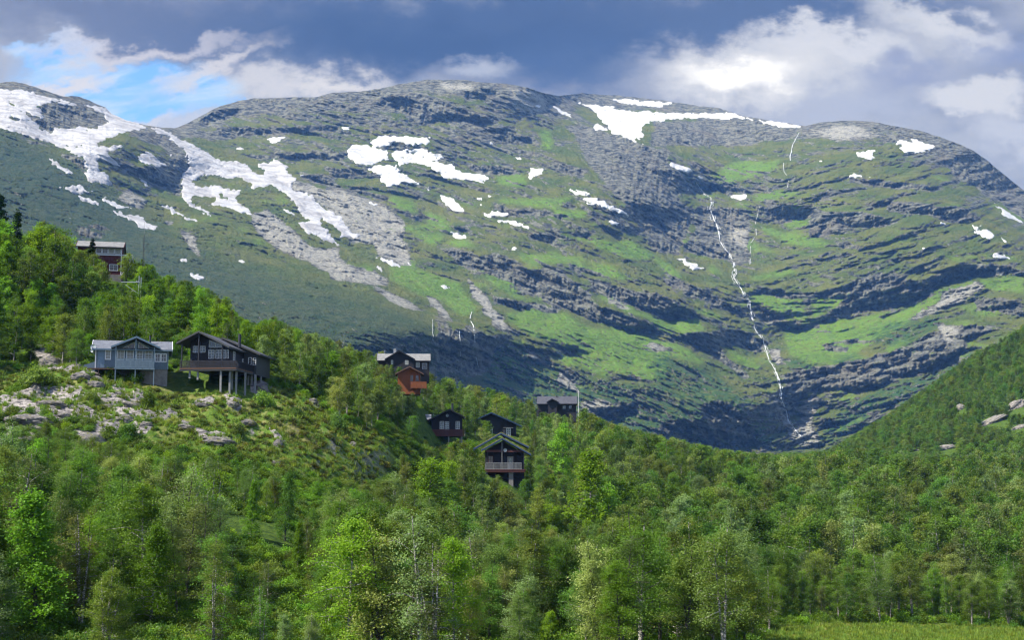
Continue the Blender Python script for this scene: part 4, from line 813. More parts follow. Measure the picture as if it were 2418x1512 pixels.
MB().box(h(210, 0)[0], h(503, 0)[0], -1.5, -0.002, 1.80, 1.93).build('deck', M['deck'], r)
posts(r, [(h(517, 0)[0], -1.9, -1.5, 4.85), (h(738, 0)[0], -1.9, -1.2, 5.9), (h(946, 0)[0], -1.9, -2.2, 4.85)], 'rail_blue', 0.06)
posts(r, [(h(330, 0)[0], -1.3, -0.2, 1.8), (h(230, 0)[0], -1.3, 0.2, 1.8)], 'deck', 0.06)
rail(r, [(h(522, 0)[0], -1.98), (h(733, 0)[0], -1.98)], 2.0, 3.22, 'rail_blue', 0.115, 0.075); rail(r, [(h(743, 0)[0], -1.98), (h(941, 0)[0], -1.98)], 2.0, 3.22, 'rail_blue', 0.115, 0.075)
flue(r, h(893, 0)[0], 2.2, 5.3, 6.75, 0.13, 'chimney_dark')
dish(r, xl-0.25, -0.1, 4.85, 0.42, -0.5); dish(r, xl-0.45, -0.15, 4.35, 0.2, -0.4)
lt = MB(); lt.add([(h(155, 0)[0], 1, 0.8), (h(283, 0)[0], 1, 0.8), (h(283, 0)[0], 4, 0.8), (h(155, 0)[0], 4, 0.8), (h(155, 0)[0], 1, 2.5), (h(283, 0)[0], 1, 3.0), (h(283, 0)[0], 4, 3.0), (h(155, 0)[0], 4, 2.5)], [(0,1,2,3),(4,7,6,5),(0,4,5,1),(1,5,6,2),(2,6,7,3),(3,7,4,0)])
lt.build('lean_to', M['blue_wood'], r)
CLEAR.append(([(208, 795), (405, 798), (408, 905), (340, 912), (300, 880), (208, 872)], 196))

# ---- black cabin on posts
s = .2038*194/F0; X0, Y0 = 1600, 720
h = lambda cx, cyy: ((cx-X0)*s, (Y0-cyy)*s)
r = empty('black_cabin', P3(174+.2038*X0, 756+.2038*Y0, 193), math.radians(-6)); tag(r, 'black stained cabin with long brown balcony standing on tall grey posts', 'cabin')
xl, xr, xa = h(1335, 0)[0], h(1812, 0)[0], h(1487, 0)[0]
zfl = h(0, 580)[1]; ap = h(0, 158)[1]; sl_ = 0.50
zw = lambda x: ap-0.12-sl_*abs(x-xa)
wall(r, [(xl, zfl), (xr, zfl), (xr, zw(xr)), (xa, zw(xa)), (xl, zw(xl))], 0, 8.5, 'black_wood')
roof_y(r, h(1230, 0)[0], ap-sl_*(xa-h(1230, 0)[0]), xa, ap, h(1850, 0)[0], ap-sl_*(h(1850, 0)[0]-xa), -2.1, 9.0, 'roof_dark', 'grey_wood')
for a, b_ in ((1372, 1432), (1455, 1512)): window(r, h(a, 0)[0], h(b_, 0)[0], h(0, 372)[1], h(0, 305)[1], 0, nx=2, nz=2, t_=0.05)
for a, b_, n in ((1557, 1620, 2), (1642, 1705, 2), (1725, 1758, 1), (1775, 1790, 1)): window(r, h(a, 0)[0], h(b_, 0)[0], h(0, 445)[1], h(0, 348)[1], 0, nx=n, nz=3, t_=0.05)
f = MB(); g = MB(); T = [h(1560, 318), h(1705, 318), h(1705, 292), h(1560, 235)]
for i in range(4): f.bar((T[i][0], -0.04, T[i][1]), (T[(i+1) % 4][0], -0.04, T[(i+1) % 4][1]), 0.03, 0.03)
f.bar((h(1635, 0)[0], -0.04, T[0][1]), (h(1635, 0)[0], -0.04, h(0, 265)[1]), 0.03, 0.03)
g.add([(x, -0.012, z) for x, z in T]+[(x, 0.004, z) for x, z in T], [(0,1,2,3),(7,6,5,4),(0,4,5,1),(1,5,6,2),(2,6,7,3),(3,7,4,0)])
o = f.build('gable_window', M['white'], r); g.build('pane', M['glass'], o)
window(r, 1.3, 2.0, h(0, 455)[1], h(0, 360)[1], xr, 'right', 2, 3, t_=0.06); window(r, 5.6, 6.3, h(0, 505)[1], h(0, 415)[1], xr, 'right', 2, 3, t_=0.06)
dk = MB(); dk.box(h(1270, 0)[0], xr+1.5, -2.0, -0.002, zfl-0.02, zfl+0.12); dk.box(xr, xr+1.5, -0.002, 6.0, zfl-0.02, zfl+0.12); dk.build('balcony_deck', M['deck'], r)
bm_ = MB(); bm_.box(h(1270, 0)[0], xr+1.5, -1.95, -1.8, zfl-0.27, zfl-0.024); bm_.box(xr+1.33, xr+1.48, -1.79, 6.0, zfl-0.27, zfl-0.024); bm_.build('beam', M['grey_wood'], r)
rail(r, [(h(1275, 0)[0], -1.97), (xr+1.47, -1.97), (xr+1.47, 6.0)], zfl+0.14, h(0, 490)[1], 'black_wood', 0.13, 0.08)
posts(r, [(h(1290, 0)[0], -1.85, zfl, h(0, 285)[1]), (h(1487, 0)[0], -1.85, zfl, ap-0.15), (h(1765, 0)[0], -1.85, zfl, h(0, 310)[1])], 'black_trim', 0.07)
posts(r, [(h(1750, 0)[0], -1.6, -2.2, zfl-0.28), (h(1845, 0)[0], -1.2, -2.2, zfl-0.28), (h(1905, 0)[0], -0.6, -2.6, zfl-0.28), (h(1800, 0)[0], 1.5, -2, zfl-0.04), (h(1955, 0)[0], 1.6, -2.4, zfl-0.28), (h(1650, 0)[0], 2, -1.0, zfl-0.04), (h(1475, 0)[0], -1.5, 0.2, zfl-0.28), (h(1380, 0)[0], -1.5, 0.4, zfl-0.28), (h(2000, 0)[0], 4.5, -1.5, zfl-0.28)], 'post_grey', 0.12)
x2, x2r = h(1745, 0)[0]-2.1, h(2150, 0)[0]-2.1; zz = h(0, 600)[1]; ap2 = h(0, 178)[1]+0.15
wall(r, [(x2-2.0, zz), (x2r, zz), (x2r, ap2-0.12-0.44*(x2r-x2)), (x2, ap2-0.15), (x2-2.0, ap2-1.0)], 6.2, 13, 'grey_wood')
roof_y(r, x2-2.3, ap2-1.0, x2, ap2, x2r+0.6, ap2-0.44*(x2r+0.6-x2), 5.7, 13.5, 'roof_dark', 'grey_wood', name='rear_roof')
window(r, h(2072, 0)[0]-2.3, h(2092, 0)[0]-2.2, h(0, 470)[1], h(0, 395)[1], 6.2, nx=1, nz=3, t_=0.06); window(r, h(2120, 0)[0]-2.2, h(2140, 0)[0]-2.1, h(0, 478)[1], h(0, 400)[1], 6.2, nx=1, nz=3, t_=0.06)
posts(r, [(h(2050, 0)[0]-2.1, 6.4, 0.0, zz), (h(2090, 0)[0]-2.1, 6.4, -0.2, zz), ((h(2138, 0)[0]-2.1), 6.4, -0.4, zz), ((h(2138, 0)[0]-2.1), 9, -0.5, zz)], 'post_grey', 0.11)
MB().cyl((h(1872, 0)[0]-0.2, 2.5, h(0, 300)[1]), 0.2, h(0, 160)[1]-h(0, 300)[1]+0.2, 14, 0.22).build('chimney', M['chimney_dark'], r)
CLEAR.append(([(425, 790), (480, 783), (630, 828), (630, 900), (600, 925), (520, 912), (425, 872)], 198))

# ---- red house up on the left
s = .2607*268/F0; X0, Y0 = 960, 890
h = lambda cx, cyy: ((cx-X0)*s, (Y0-cyy)*s)
r = empty('red_house', P3(.2607*X0, 420+.2607*Y0, 266), math.radians(12)); tag(r, 'tall dark red house with slate roof and white balcony among the trees', 'house')
xl, xr = h(705, 0)[0], h(1092, 0)[0]; ze = h(0, 625)[1]; zt = h(0, 572)[1]+0.35
wallx(r, xl, xr, [(0, -1.5), (6.5, -1.5), (6.5, ze), (3.25, zt-0.12), (0, ze)], 'red_wood')
roof_x(r, xl-0.3, xr+0.35, -0.6, ze-0.15, 3.25, zt, 7.1, ze-0.15, 'roof_slate', 'red_wood')
for i in range(4): window(r, h(868+55*i, 0)[0], h(912+55*i, 0)[0], h(0, 680)[1], h(0, 638)[1], 0, nx=1, nz=1, t_=0.09, inner='curtain' if i > 1 else 'glass')
MB().box(h(860, 0)[0], h(1090, 0)[0], -0.12, -0.002, h(0, 700)[1], h(0, 690)[1]).build('sill_band', M['white'], r)
window(r, h(990, 0)[0], h(1058, 0)[0], h(0, 836)[1], h(0, 785)[1], 0, nx=2, nz=2, t_=0.1)
bz_ = h(0, 745)[1]; MB().box(xr, xr+2.0, -0.3, 4.2, bz_, bz_+0.14).build('balcony_deck', M['brown_wood'], r)
rail(r, [(xr+0.02, -0.27), (xr+1.97, -0.27), (xr+1.97, 4.1)], bz_+0.14, bz_+1.1, 'white', 0.22, 0.06)
for yb_ in (-0.1, 4.0): MB().bar((xr+0.05, yb_, h(0, 880)[1]), (xr+1.7, yb_, bz_), 0.07).build('brace', M['white'], r)
MB().box(xr-0.14, xr+0.03, -0.03, 0.1, 0, ze).build('corner_board', M['white'], r)
MB().box(xl-0.05, xr+0.05, -0.08, -0.003, -1.5, h(0, 880)[1]+0.1).build('foundation', M['concrete'], r)
CLEAR.append(([(186, 565), (292, 568), (312, 600), (305, 615), (290, 655), (256, 655), (250, 600), (186, 585)], 272))

# ---- the cabins in the middle distance (one enlargement serves all)
def mid(name, X0, Y0, Y, yaw, label):
    s = .2778*Y/F0
    h = lambda cx, cyy: ((cx-X0)*s, (Y0-cyy)*s)
    r = empty(name, P3(840+.2778*X0, 770+.2778*Y0, Y), math.radians(yaw)); tag(r, label, 'cabin'); return r, h
r, h = mid('dark_cabin', 410, 400, 338, 4, 'dark brown cabin with grey roof behind the small orange cabin')
xl, xr = h(190, 0)[0], h(625, 0)[0]; ze = h(0, 296)[1]; zt = h(0, 240)[1]+0.3
wallx(r, xl, xr, [(0, -2), (7, -2), (7, ze), (3.5, zt-0.15), (0, ze)], 'brown_wood')
roof_x(r, xl-0.3, xr+0.3, -0.5, ze-0.12, 3.5, zt, 7.5, ze-0.12, 'roof_slate', 'black_trim')
xa = h(368, 0)[0]; ap = h(0, 218)[1]; gl, gr_ = h(248, 0)[0], h(502, 0)[0]; zg = h(0, 290)[1]
wall(r, [(gl+0.3, -2), (gr_-0.3, -2), (gr_-0.3, zg+0.1), (xa, ap-0.15), (gl+0.3, zg+0.1)], -1.2, 3.4, 'black_wood', 'gable_wall')
roof_y(r, gl, zg-0.05, xa, ap, gr_, zg-0.05, -1.7, 3.4, 'roof_slate', 'black_trim', name='gable_roof')
window(r, h(302, 0)[0], h(315, 0)[0], h(0, 328)[1], h(0, 298)[1], -1.2, nx=1, nz=1, t_=0.07, inner='curtain'); window(r, h(421, 0)[0], h(444, 0)[0], h(0, 330)[1], h(0, 299)[1], -1.2, nx=2, nz=2, t_=0.07, inner='curtain')
window(r, h(514, 0)[0], h(540, 0)[0], h(0, 350)[1], h(0, 312)[1], 0, nx=2, nz=2, t_=0.08, inner='curtain'); window(r, h(566, 0)[0], h(604, 0)[0], h(0, 362)[1], h(0, 318)[1], 0, nx=1, nz=1, t_=0.07)
MB().box(h(318, 0)[0], h(341, 0)[0], 2.2, 2.9, h(0, 250)[1], h(0, 190)[1]+0.15).build('chimney', M['chimney_pale'], r)
flue(r, h(244, 0)[0], 3, h(0, 255)[1], h(0, 202)[1], 0.06, 'galv')
rail(r, [(h(500, 0)[0], -0.9), (h(610, 0)[0], -0.9)], h(0, 400)[1], h(0, 372)[1], 'black_trim', 0.2, 0.12)
CLEAR.append(([(890, 825), (930, 820), (1016, 835), (1018, 878), (950, 850), (905, 850)], 345))
r, h = mid('orange_cabin', 455, 520, 300, 4, 'small orange wooden cabin with brown gable roof and plank balcony')
xl, xr, xa = h(356, 0)[0], h(548, 0)[0], h(456, 0)[0]; ap = h(0, 352)[1]
zq = lambda x: ap-0.1-0.52*abs(x-xa)
wall(r, [(xl, -1.5), (xr, -1.5), (xr, zq(xr)), (xa, zq(xa)), (xl, zq(xl))], 0, 6, 'orange_wood')
roof_y(r, h(338, 0)[0], ap-0.52*(xa-h(338, 0)[0]), xa, ap, h(575, 0)[0], ap-0.52*(h(575, 0)[0]-xa), -0.9, 6.5, 'roof_dark', 'deck')
for a, b_ in ((464, 487), (508, 534)): window(r, h(a, 0)[0], h(b_, 0)[0], h(0, 470)[1], h(0, 422)[1], 0, nx=2, nz=3, t_=0.06, mat='orange_wood')
MB().box(xa-0.08, xa+0.08, -0.8, -0.6, h(0, 400)[1], ap).build('king_post', M['orange_wood'], r)
MB().box(h(470, 0)[0], h(590, 0)[0], -1.4, -0.002, h(0, 532)[1], h(0, 526)[1]).build('balcony_deck', M['deck'], r)
rail(r, [(h(468, 0)[0], -1.38), (h(600, 0)[0], -1.38), (h(600, 0)[0], 2.5)], h(0, 535)[1], h(0, 480)[1], 'orange_wood', 0.14, 0.125)
posts(r, [(h(549, 0)[0], -1.3, -1.5, h(0, 420)[1]), (h(598, 0)[0], 1.5, -1.5, h(0, 450)[1])], 'brown_wood', 0.08)
CLEAR.append(([(934, 885), (966, 865), (1012, 890), (1008, 918), (970, 905), (940, 885)], 306))
r, h = mid('balcony_cabin', 780, 1000, 308, 3, 'black cabin with red-brown balcony, white windows and a dish on its gable')
xl, xr, xa = h(645, 0)[0], h(905, 0)[0], h(800, 0)[0]-0.1; ap = h(0, 716)[1]; zfl = h(0, 940)[1]
zq = lambda x: ap-0.12-0.52*abs(x-xa)
wall(r, [(xl, zfl), (xr, zfl), (xr, zq(xr)), (xa, zq(xa)), (xl, zq(xl))], 0, 7, 'black_wood')
roof_y(r, h(612, 0)[0], ap-0.52*(xa-h(612, 0)[0]), xa, ap, h(922, 0)[0], ap-0.52*(h(922, 0)[0]-xa), -1.4, 7.5, 'roof_dark', 'black_trim')
roof_x(r, h(562, 0)[0], h(640, 0)[0], 0.8, h(0, 803)[1], 4.0, h(0, 762)[1]+0.25, 7.0, h(0, 803)[1], 'roof_grey', 'black_trim', name='side_roof')
posts(r, [(h(574, 0)[0], 1.1, h(0, 890)[1]-1, h(0, 806)[1]), (h(574, 0)[0], 5, h(0, 890)[1]-1, h(0, 806)[1])], 'black_trim', 0.1)
for a, b_ in ((716, 746), (851, 881)): window(r, h(a, 0)[0], h(b_, 0)[0], h(0, 877)[1], h(0, 815)[1], 0, nx=2, nz=4, t_=0.07)
window(r, h(759, 0)[0], h(790, 0)[0], h(0, 886)[1], h(0, 817)[1], -0.02, nx=2, nz=4, t_=0.06, name='balcony_door')
MB().box(h(604, 0)[0], h(915, 0)[0], -1.7, -0.002, zfl-0.05, zfl+0.1).build('balcony_deck', M['redbrown'], r)
rail(r, [(h(606, 0)[0], -1.67), (h(914, 0)[0], -1.67)], zfl+0.1, h(0, 886)[1], 'redbrown', 0.13, 0.10)
posts(r, [(h(640, 0)[0], -1.5, -2, zfl-0.06), (h(790, 0)[0], -1.4, -2, zfl-0.06), (h(900, 0)[0], -1.4, -2, zfl-0.06), (h(655, 0)[0], 0.3, -2, zfl-0.001), (h(888, 0)[0], 2.0, -2, zfl-0.001)], 'post_grey', 0.13)
posts(r, [(xa, -1.25, zfl+0.1, ap-0.2)], 'black_trim', 0.05)
flue(r, h(821, 0)[0], 2.5, ap-0.7, h(0, 668)[1]+0.2, 0.24, 'chimney_dark'); dish(r, h(778, 0)[0], -0.45, h(0, 765)[1], 0.34, -0.3)
CLEAR.append(([(994, 980), (1062, 965), (1096, 985), (1094, 1020), (1010, 1048), (1008, 1000)], 315))
r, h = mid('hidden_cabin', 1190, 1000, 335, 5, 'dark cabin with blue metal roof half hidden behind birches, above the turf-roofed cabin')
xa = h(1150, 0)[0]; ap = h(0, 745)[1]; xl, xr = h(985, 0)[0], h(1365, 0)[0]; k_ = 0.44
zq = lambda x: ap-0.12-k_*abs(x-xa)
wall(r, [(xl, -1.5), (xr, -1.5), (xr, zq(xr)), (xa, zq(xa)), (xl, zq(xl))], 0, 7, 'black_wood')
roof_y(r, xl-0.5, ap-k_*(xa-xl+0.5), xa, ap, h(1405, 0)[0], ap-k_*(h(1405, 0)[0]-xa), -1.2, 7.5, 'roof_blue', 'navy_trim')
window(r, h(1283, 0)[0], h(1314, 0)[0], h(0, 930)[1], h(0, 874)[1], 0, nx=2, nz=3, t_=0.1); window(r, h(1133, 0)[0], h(1160, 0)[0], h(0, 920)[1], h(0, 866)[1], 0, nx=2, nz=3, t_=0.1)
f = MB(); f.bar((h(1250, 0)[0], -1.0, h(0, 868)[1]), (h(1335, 0)[0], -1.0, h(0, 868)[1]), 0.05); f.build('tie_beam', M['post_grey'], r)
CLEAR.append(([(1190, 985), (1215, 990), (1230, 1010), (1220, 1035), (1200, 1030)], 338))
r, h = mid('turf_roof_cabin', 1260, 1300, 234, 2, 'cabin with mossy turf roof, navy bargeboards and a white balcony rail')
xa = h(1245, 0)[0]; ap = h(0, 972)[1]; k_ = 0.56; xl, xr = h(1105, 0)[0], h(1432, 0)[0]; zfl = h(0, 1228)[1]
zq = lambda x: ap-0.2-k_*abs(x-xa)
wall(r, [(xl, -1.5), (xr, -1.5), (xr, zq(xr)), (xa, zq(xa)), (xl, zq(xl))], 0, 6.5, 'black_wood')
roof_y(r, h(1072, 0)[0], ap-k_*(xa-h(1072, 0)[0]), xa, ap, h(1482, 0)[0], ap-k_*(h(1482, 0)[0]-xa), -1.7, 2.6, 'turf', 'navy_trim', th=0.36, name='front_roof')
ap3 = h(0, 932)[1]+0.25
roof_y(r, h(1010, 0)[0], ap3-k_*(xa-h(1010, 0)[0]), xa-0.1, ap3, h(1475, 0)[0], ap3-k_*(h(1475, 0)[0]-xa)*0.92, 2.7, 8.5, 'turf', 'navy_trim', th=0.36, name='rear_roof')
MB().box(xl, xr, -1.25, -0.9, h(0, 1078)[1], h(0, 1060)[1]).build('tie_beam', M['redbrown'], r)
posts(r, [(h(1241, 0)[0], -1.3, zfl, ap-0.4)], 'post_grey', 0.05); posts(r, [(h(1118, 0)[0], -1.3, zfl, h(0, 1080)[1]), (h(1425, 0)[0], -1.3, zfl, h(0, 1080)[1])], 'black_trim', 0.08)
door(r, h(1292, 0)[0], h(1335, 0)[0], zfl+0.1, h(0, 1118)[1], 0, 'curtain'); window(r, h(1130, 0)[0], h(1165, 0)[0], h(0, 1165)[1], h(0, 1112)[1], 0, nx=2, nz=2, t_=0.08, mat='redbrown', inner='curtain')
MB().box(h(1100, 0)[0], h(1440, 0)[0], -1.9, -0.002, zfl-0.1, zfl+0.08).build('balcony_deck', M['redbrown'], r)
MB().box(h(1105, 0)[0], h(1435, 0)[0], -1.85, -1.6, zfl-0.38, zfl-0.104).build('beam', M['redbrown'], r)
rail(r, [(h(1105, 0)[0], -1.87), (h(1405, 0)[0], -1.87)], zfl+0.08, h(0, 1170)[1], 'post_grey', 0.15, 0.06)
MB().box(h(1298, 0)[0], h(1336, 0)[0], -1.5, -0.9, -2, zfl-0.384).build('pillar', M['concrete'], r)
MB().box(h(1254, 0)[0], h(1277, 0)[0], 3.2, 3.75, ap-0.5, h(0, 888)[1]+0.2).build('chimney', M['chimney_dark'], r); dish(r, h(1266, 0)[0], -1.45, h(0, 1062)[1], 0.3, 0.3)
CLEAR.append(([(1121, 1062), (1190, 1028), (1251, 1075), (1230, 1105), (1200, 1135), (1180, 1100), (1145, 1085)], 240))
r, h = mid('ridge_cabin', 1700, 760, 425, -3, 'long low dark cabin with plain grey roof on the ridge beside a flagpole')
xl, xr = h(1550, 0)[0], h(1872, 0)[0]; ze = h(0, 665)[1]; zt = h(0, 606)[1]+0.3
wallx(r, xl, xr, [(0, -2), (7, -2), (7, ze), (3.5, zt-0.15), (0, ze)], 'black_wood')
roof_x(r, xl-0.4, xr+0.3, -0.8, ze-0.1, 3.5, zt, 7.7, ze-0.1, 'roof_dark', 'black_trim')
xa = h(1670, 0)[0]; ap = h(0, 626)[1]
roof_y(r, h(1625, 0)[0], ap-1.0, xa, ap, h(1725, 0)[0], ap-1.0, -1.8, 2.2, 'roof_dark', 'black_trim', name='gable_roof'); wall(r, [(h(1635, 0)[0], -2), (h(1712, 0)[0], -2), (h(1712, 0)[0], ap-0.95), (xa, ap-0.12), (h(1635, 0)[0], ap-0.95)], -1.1, 2, 'black_wood', 'gable_wall')
flue(r, h(1708, 0)[0], 2.8, zt-0.5, h(0, 588)[1], 0.17, 'chimney_dark'); MB().box(h(1535, 0)[0], h(1562, 0)[0], -2.2, -0.002, -2, h(0, 720)[1]).build('porch_wall', M['black_wood'], r)
for a in (1760, 1812): window(r, h(a, 0)[0], h(a+24, 0)[0], h(0, 706)[1], h(0, 678)[1], 0, nx=1, nz=1, t_=0.06, mat='black_trim')
CLEAR.append(([(1268, 935), (1364, 936), (1362, 976), (1340, 970), (1300, 962), (1270, 968)], 432))
# ---- the red cabin seen in scraps through the front trees
s = .3474*128/F0; X0, Y0 = 1560, 1150
h = lambda cx, cyy: ((cx-X0)*s, (Y0-cyy)*s)
gx_, gy_, gz_ = P3(.3474*X0, 1050+.3474*Y0, 128)
r = empty('red_cabin', (gx_, gy_, gz_), math.radians(6)); tag(r, 'rust red cabin glimpsed in scraps through the dense front birches', 'cabin')
xl, xr, xa = h(1300, 0)[0], h(1830, 0)[0], h(1700, 0)[0]; ze = h(0, 830)[1]; zt = h(0, 690)[1]
wallx(r, xl, xr, [(0, -1.5), (5, -1.5), (5, ze), (2.5, zt-0.1), (0, ze)], 'falu')
roof_x(r, xl-0.4, xr+0.4, -0.5, ze-0.1, 2.5, zt, 5.5, ze-0.1, 'roof_grey', 'white')
for a in (1560, 1640): window(r, h(a, 0)[0], h(a+55, 0)[0], h(0, 1040)[1], h(0, 940)[1], 0, nx=2, nz=2, t_=0.12)
door(r, h(1400, 0)[0], h(1450, 0)[0], h(0, 1120)[1], h(0, 940)[1], 0, 'white')

# ---- power pole, far mast, flagpole
px0, py0, Y = 329, 712, 238; x, y, z = P3(px0, py0, Y); s = Y/F0; z0 = z-5
r = empty('utility_pole', (x, y, z)); tag(r, 'grey twin-post power pole with a side arm rising from the green thicket', 'power pole')
MB().cyl((-0.15, 0, -3), 0.07, 3+61*s, 8).build('post', M['galv'], r); MB().cyl((0.2, 0, -3), 0.07, 3+58*s, 8).build('post', M['galv'], r)
b1 = MB(); b1.bar((0, -0.1, 46*s), (-44*s, -0.1, 46.5*s), 0.06); b1.bar((-2*s, -0.1, 18*s), (-34*s, -0.1, 40*s), 0.035); b1.bar((-10*s, -0.1, 25*s), (-20*s, -0.1, 25*s), 0.03); b1.build('arm', M['galv'], r)
for k_ in (-3, -7): MB().cyl((k_*s, -0.1, 46.5*s), 0.09, 0.25, 8, 0.06).build('insulator', M['chimney_pale'], r)
for i_ in range(4): pass
x, y, z = P3(336, 700, 262); s = 262/F0
r = empty('lattice_mast', (x, y, z-4)); tag(r, 'thin lattice mast with a small crossbar in front of the snow gully', 'mast')
b1 = MB()
for sx_ in (-0.28, 0.28):
    for sy_ in (-0.28, 0.28): b1.bar((sx_, sy_, 0), (sx_*0.12, sy_*0.12, 4+150*s), 0.012)
for i in range(22):
    u = i/22; w1 = 0.28*(1-0.88*u); w2 = 0.28*(1-0.88*(u+1/22)); zz0 = (4+150*s)*u; zz1 = (4+150*s)*(u+1/22); e = 1 if i % 2 else -1
    b1.bar((-w1*e, -w1, zz0), (w2*e, -w2, zz1), 0.01); b1.bar((-w1*e, w1, zz0), (w2*e, w2, zz1), 0.01)
b1.build('tower', M['black_trim'], r); MB().bar((0, 0, 4+148*s), (0, 0, 4+181*s), 0.02).build('antenna', M['post_grey'], r); MB().bar((-0.9, 0, 4+161*s), (0.9, 0, 4+161*s), 0.02).build('crossbar', M['galv'], r)
x, y, z = P3(1366, 985, 424); s = 424/F0
r = empty('flagpole', (x, y, z)); tag(r, 'slim white flagpole beside the long low ridge cabin', 'flagpole')
MB().cyl((0, 0, -5), 0.12, 5+60*s, 10, 0.07).build('pole', M['white'], r); MB().cyl((0, 0, 60*s), 0.14, 0.2, 10, 0.02).build('finial', M['white'], r)

# ================================================================== ROCKS
def rock(name, px, py, wpx, hpx, label, cat='rock', seed=0, tilt=0.0, group=None, mat='rock', Yh=None, sink=0.0):
    import bmesh
    x, y, z = hit(px, py) if Yh is None else P3(px, py, Yh)
    s = y/F0; rw = wpx*s/2; rh = hpx*s/2
    bm = bmesh.new(); bmesh.ops.create_icosphere(bm, subdivisions=5, radius=1.0)
    co = np.array([v.co[:] for v in bm.verts]); r_ = np.random.default_rng(seed); k_ = r_.uniform(0, 50)
    n = 0.30*fbm(co[:, 0]*1.3+k_, co[:, 2]*2.2+co[:, 1], 3, 0.6, seed) + 0.14*fbm(co[:, 0]*3+k_, co[:, 2]*7+co[:, 1]*2, 4, 0.65, seed+9, ridge=True) + 0.05*fbm(co[:, 0]*11+co[:, 1]*7, co[:, 2]*13, 3, 0.6, seed+3)
    co = co*(1+n[:, None]); co = np.sign(co)*np.abs(co)**0.85
    co *= np.array([rw, rw*0.9, rh*1.25]); c_, s_ = math.cos(tilt), math.sin(tilt)
    co = np.stack([co[:, 0]*c_-co[:, 2]*s_, co[:, 1], co[:, 0]*s_+co[:, 2]*c_], -1)
    for v, c in zip(bm.verts, co): v.co = c
    me = bpy.data.meshes.new(name); bm.to_mesh(me); bm.free(); me.materials.append(M[mat])
    for p_ in me.polygons: p_.use_smooth = True
    o = link(name, me); o.location = (x, y+rw*0.35, z+rh*(sink-0.15)); tag(o, label, cat, group); return o
RK = [(70,985,130,40,'broad pale rock slab at the left edge of the open knoll'),(125,948,90,26,'flat pale slab higher on the knoll, below the bare ledge'),(188,884,52,28,'pale rounded slab just left of the blue cabin'),(225,906,46,24,'cracked pale rock below the left corner of the blue cabin'),
 (280,930,26,16,'small grey boulder below the bushes of the blue cabin'),(310,955,56,22,'dark jagged outcrop on the open knoll under the blue cabin'),(60,1035,66,26,'pale slab low on the left rim of the knoll'),(294,988,54,28,'slanting pale ledge in the middle of the knoll'),
 (215,1030,72,44,'big ridged grey rock above the front trees'),(388,984,46,32,'dark square outcrop at the knoll\'s centre'),(345,1000,36,20,'low grey outcrop left of the dark square one'),(514,1042,84,30,'wide dark ledge low on the knoll, right of centre'),
 (480,956,44,14,'narrow mossy ledge below the black cabin'),(548,962,34,20,'dark knob of rock under the black cabin posts'),(618,916,36,34,'dark craggy rock beside the right end of the black cabin'),(655,1042,26,30,'upright dark rock on the knoll\'s right shoulder'),
 (115,850,62,48,'dark cliff of rock half grown over left of the blue cabin'),(735,945,34,20,'dark broken rock on the slope right of the black cabin'),(856,868,60,22,'pale bare slab on the ridge left of the dark brown cabin'),(888,905,30,34,'steep pale rock face below the bare ridge slab'),(650,1090,30,12,'small flat stone at the foot of the knoll'),
 (440,1010,50,18,'long low ledge between the two dark outcrops'),(90,1010,60,18,'thin pale ledge below the broad left slab'),(150,978,40,18,'mossy pale rock between two slabs'),(250,958,44,18,'weathered slab under the knoll bushes'),(585,998,40,18,'mossy outcrop near the right side of the knoll')]
for i, (a, b_, c, d_, lb) in enumerate(RK):
    rock('rock_outcrop', a, b_+d_*0.3, c*0.85, d_*0.7, lb, 'rock', 300+i, -0.12 if a < 700 else 0.2, group='bare rocks of the knoll')
rock('boulder', 834, 1056, 17, 14, 'round grey boulder lying on the grassy slope', 'boulder', 401); rock('boulder', 943, 1060, 11, 7, 'small whitish stone in the grass left of the balcony cabin', 'boulder', 402)
M['pale_rock'] = plain('white_rock', (0.7, 0.7, 0.68), 0.8); rock('boulder', 1281, 1170, 12, 9, 'bright white boulder among bushes right of the turf roof cabin', 'boulder', 403, mat='pale_rock', Yh=228)
for i, (a, b_, c, d_, ti, lb) in enumerate([(2402,965,70,40,0.5,'large pale bedrock slab at the right edge of the forested slope'),(2345,998,110,26,0.45,'long pale ledge cutting across the right slope'),(2270,968,34,32,0.1,'grey knob of rock standing out of the right slope'),(2238,1062,56,26,0.05,'pale rounded outcrop low on the right slope'),(2410,1012,60,18,0.4,'thin pale slab under the long ledge'),(2165,1066,26,9,0.0,'small pale slab left of the rounded outcrop')]):
    rock('rock_outcrop', a, b_, c*0.72, d_*0.62, lb, 'rock', 500+i, ti, group='bare rocks of the right slope', sink=0.05)
    CLEAR.append(([(a-c*0.25, b_-d_*0.2+ti*-6), (a+c*0.25, b_-d_*0.3-ti*6), (a+c*0.25, b_+d_*0.1), (a-c*0.25, b_+d_*0.2)], 1200))

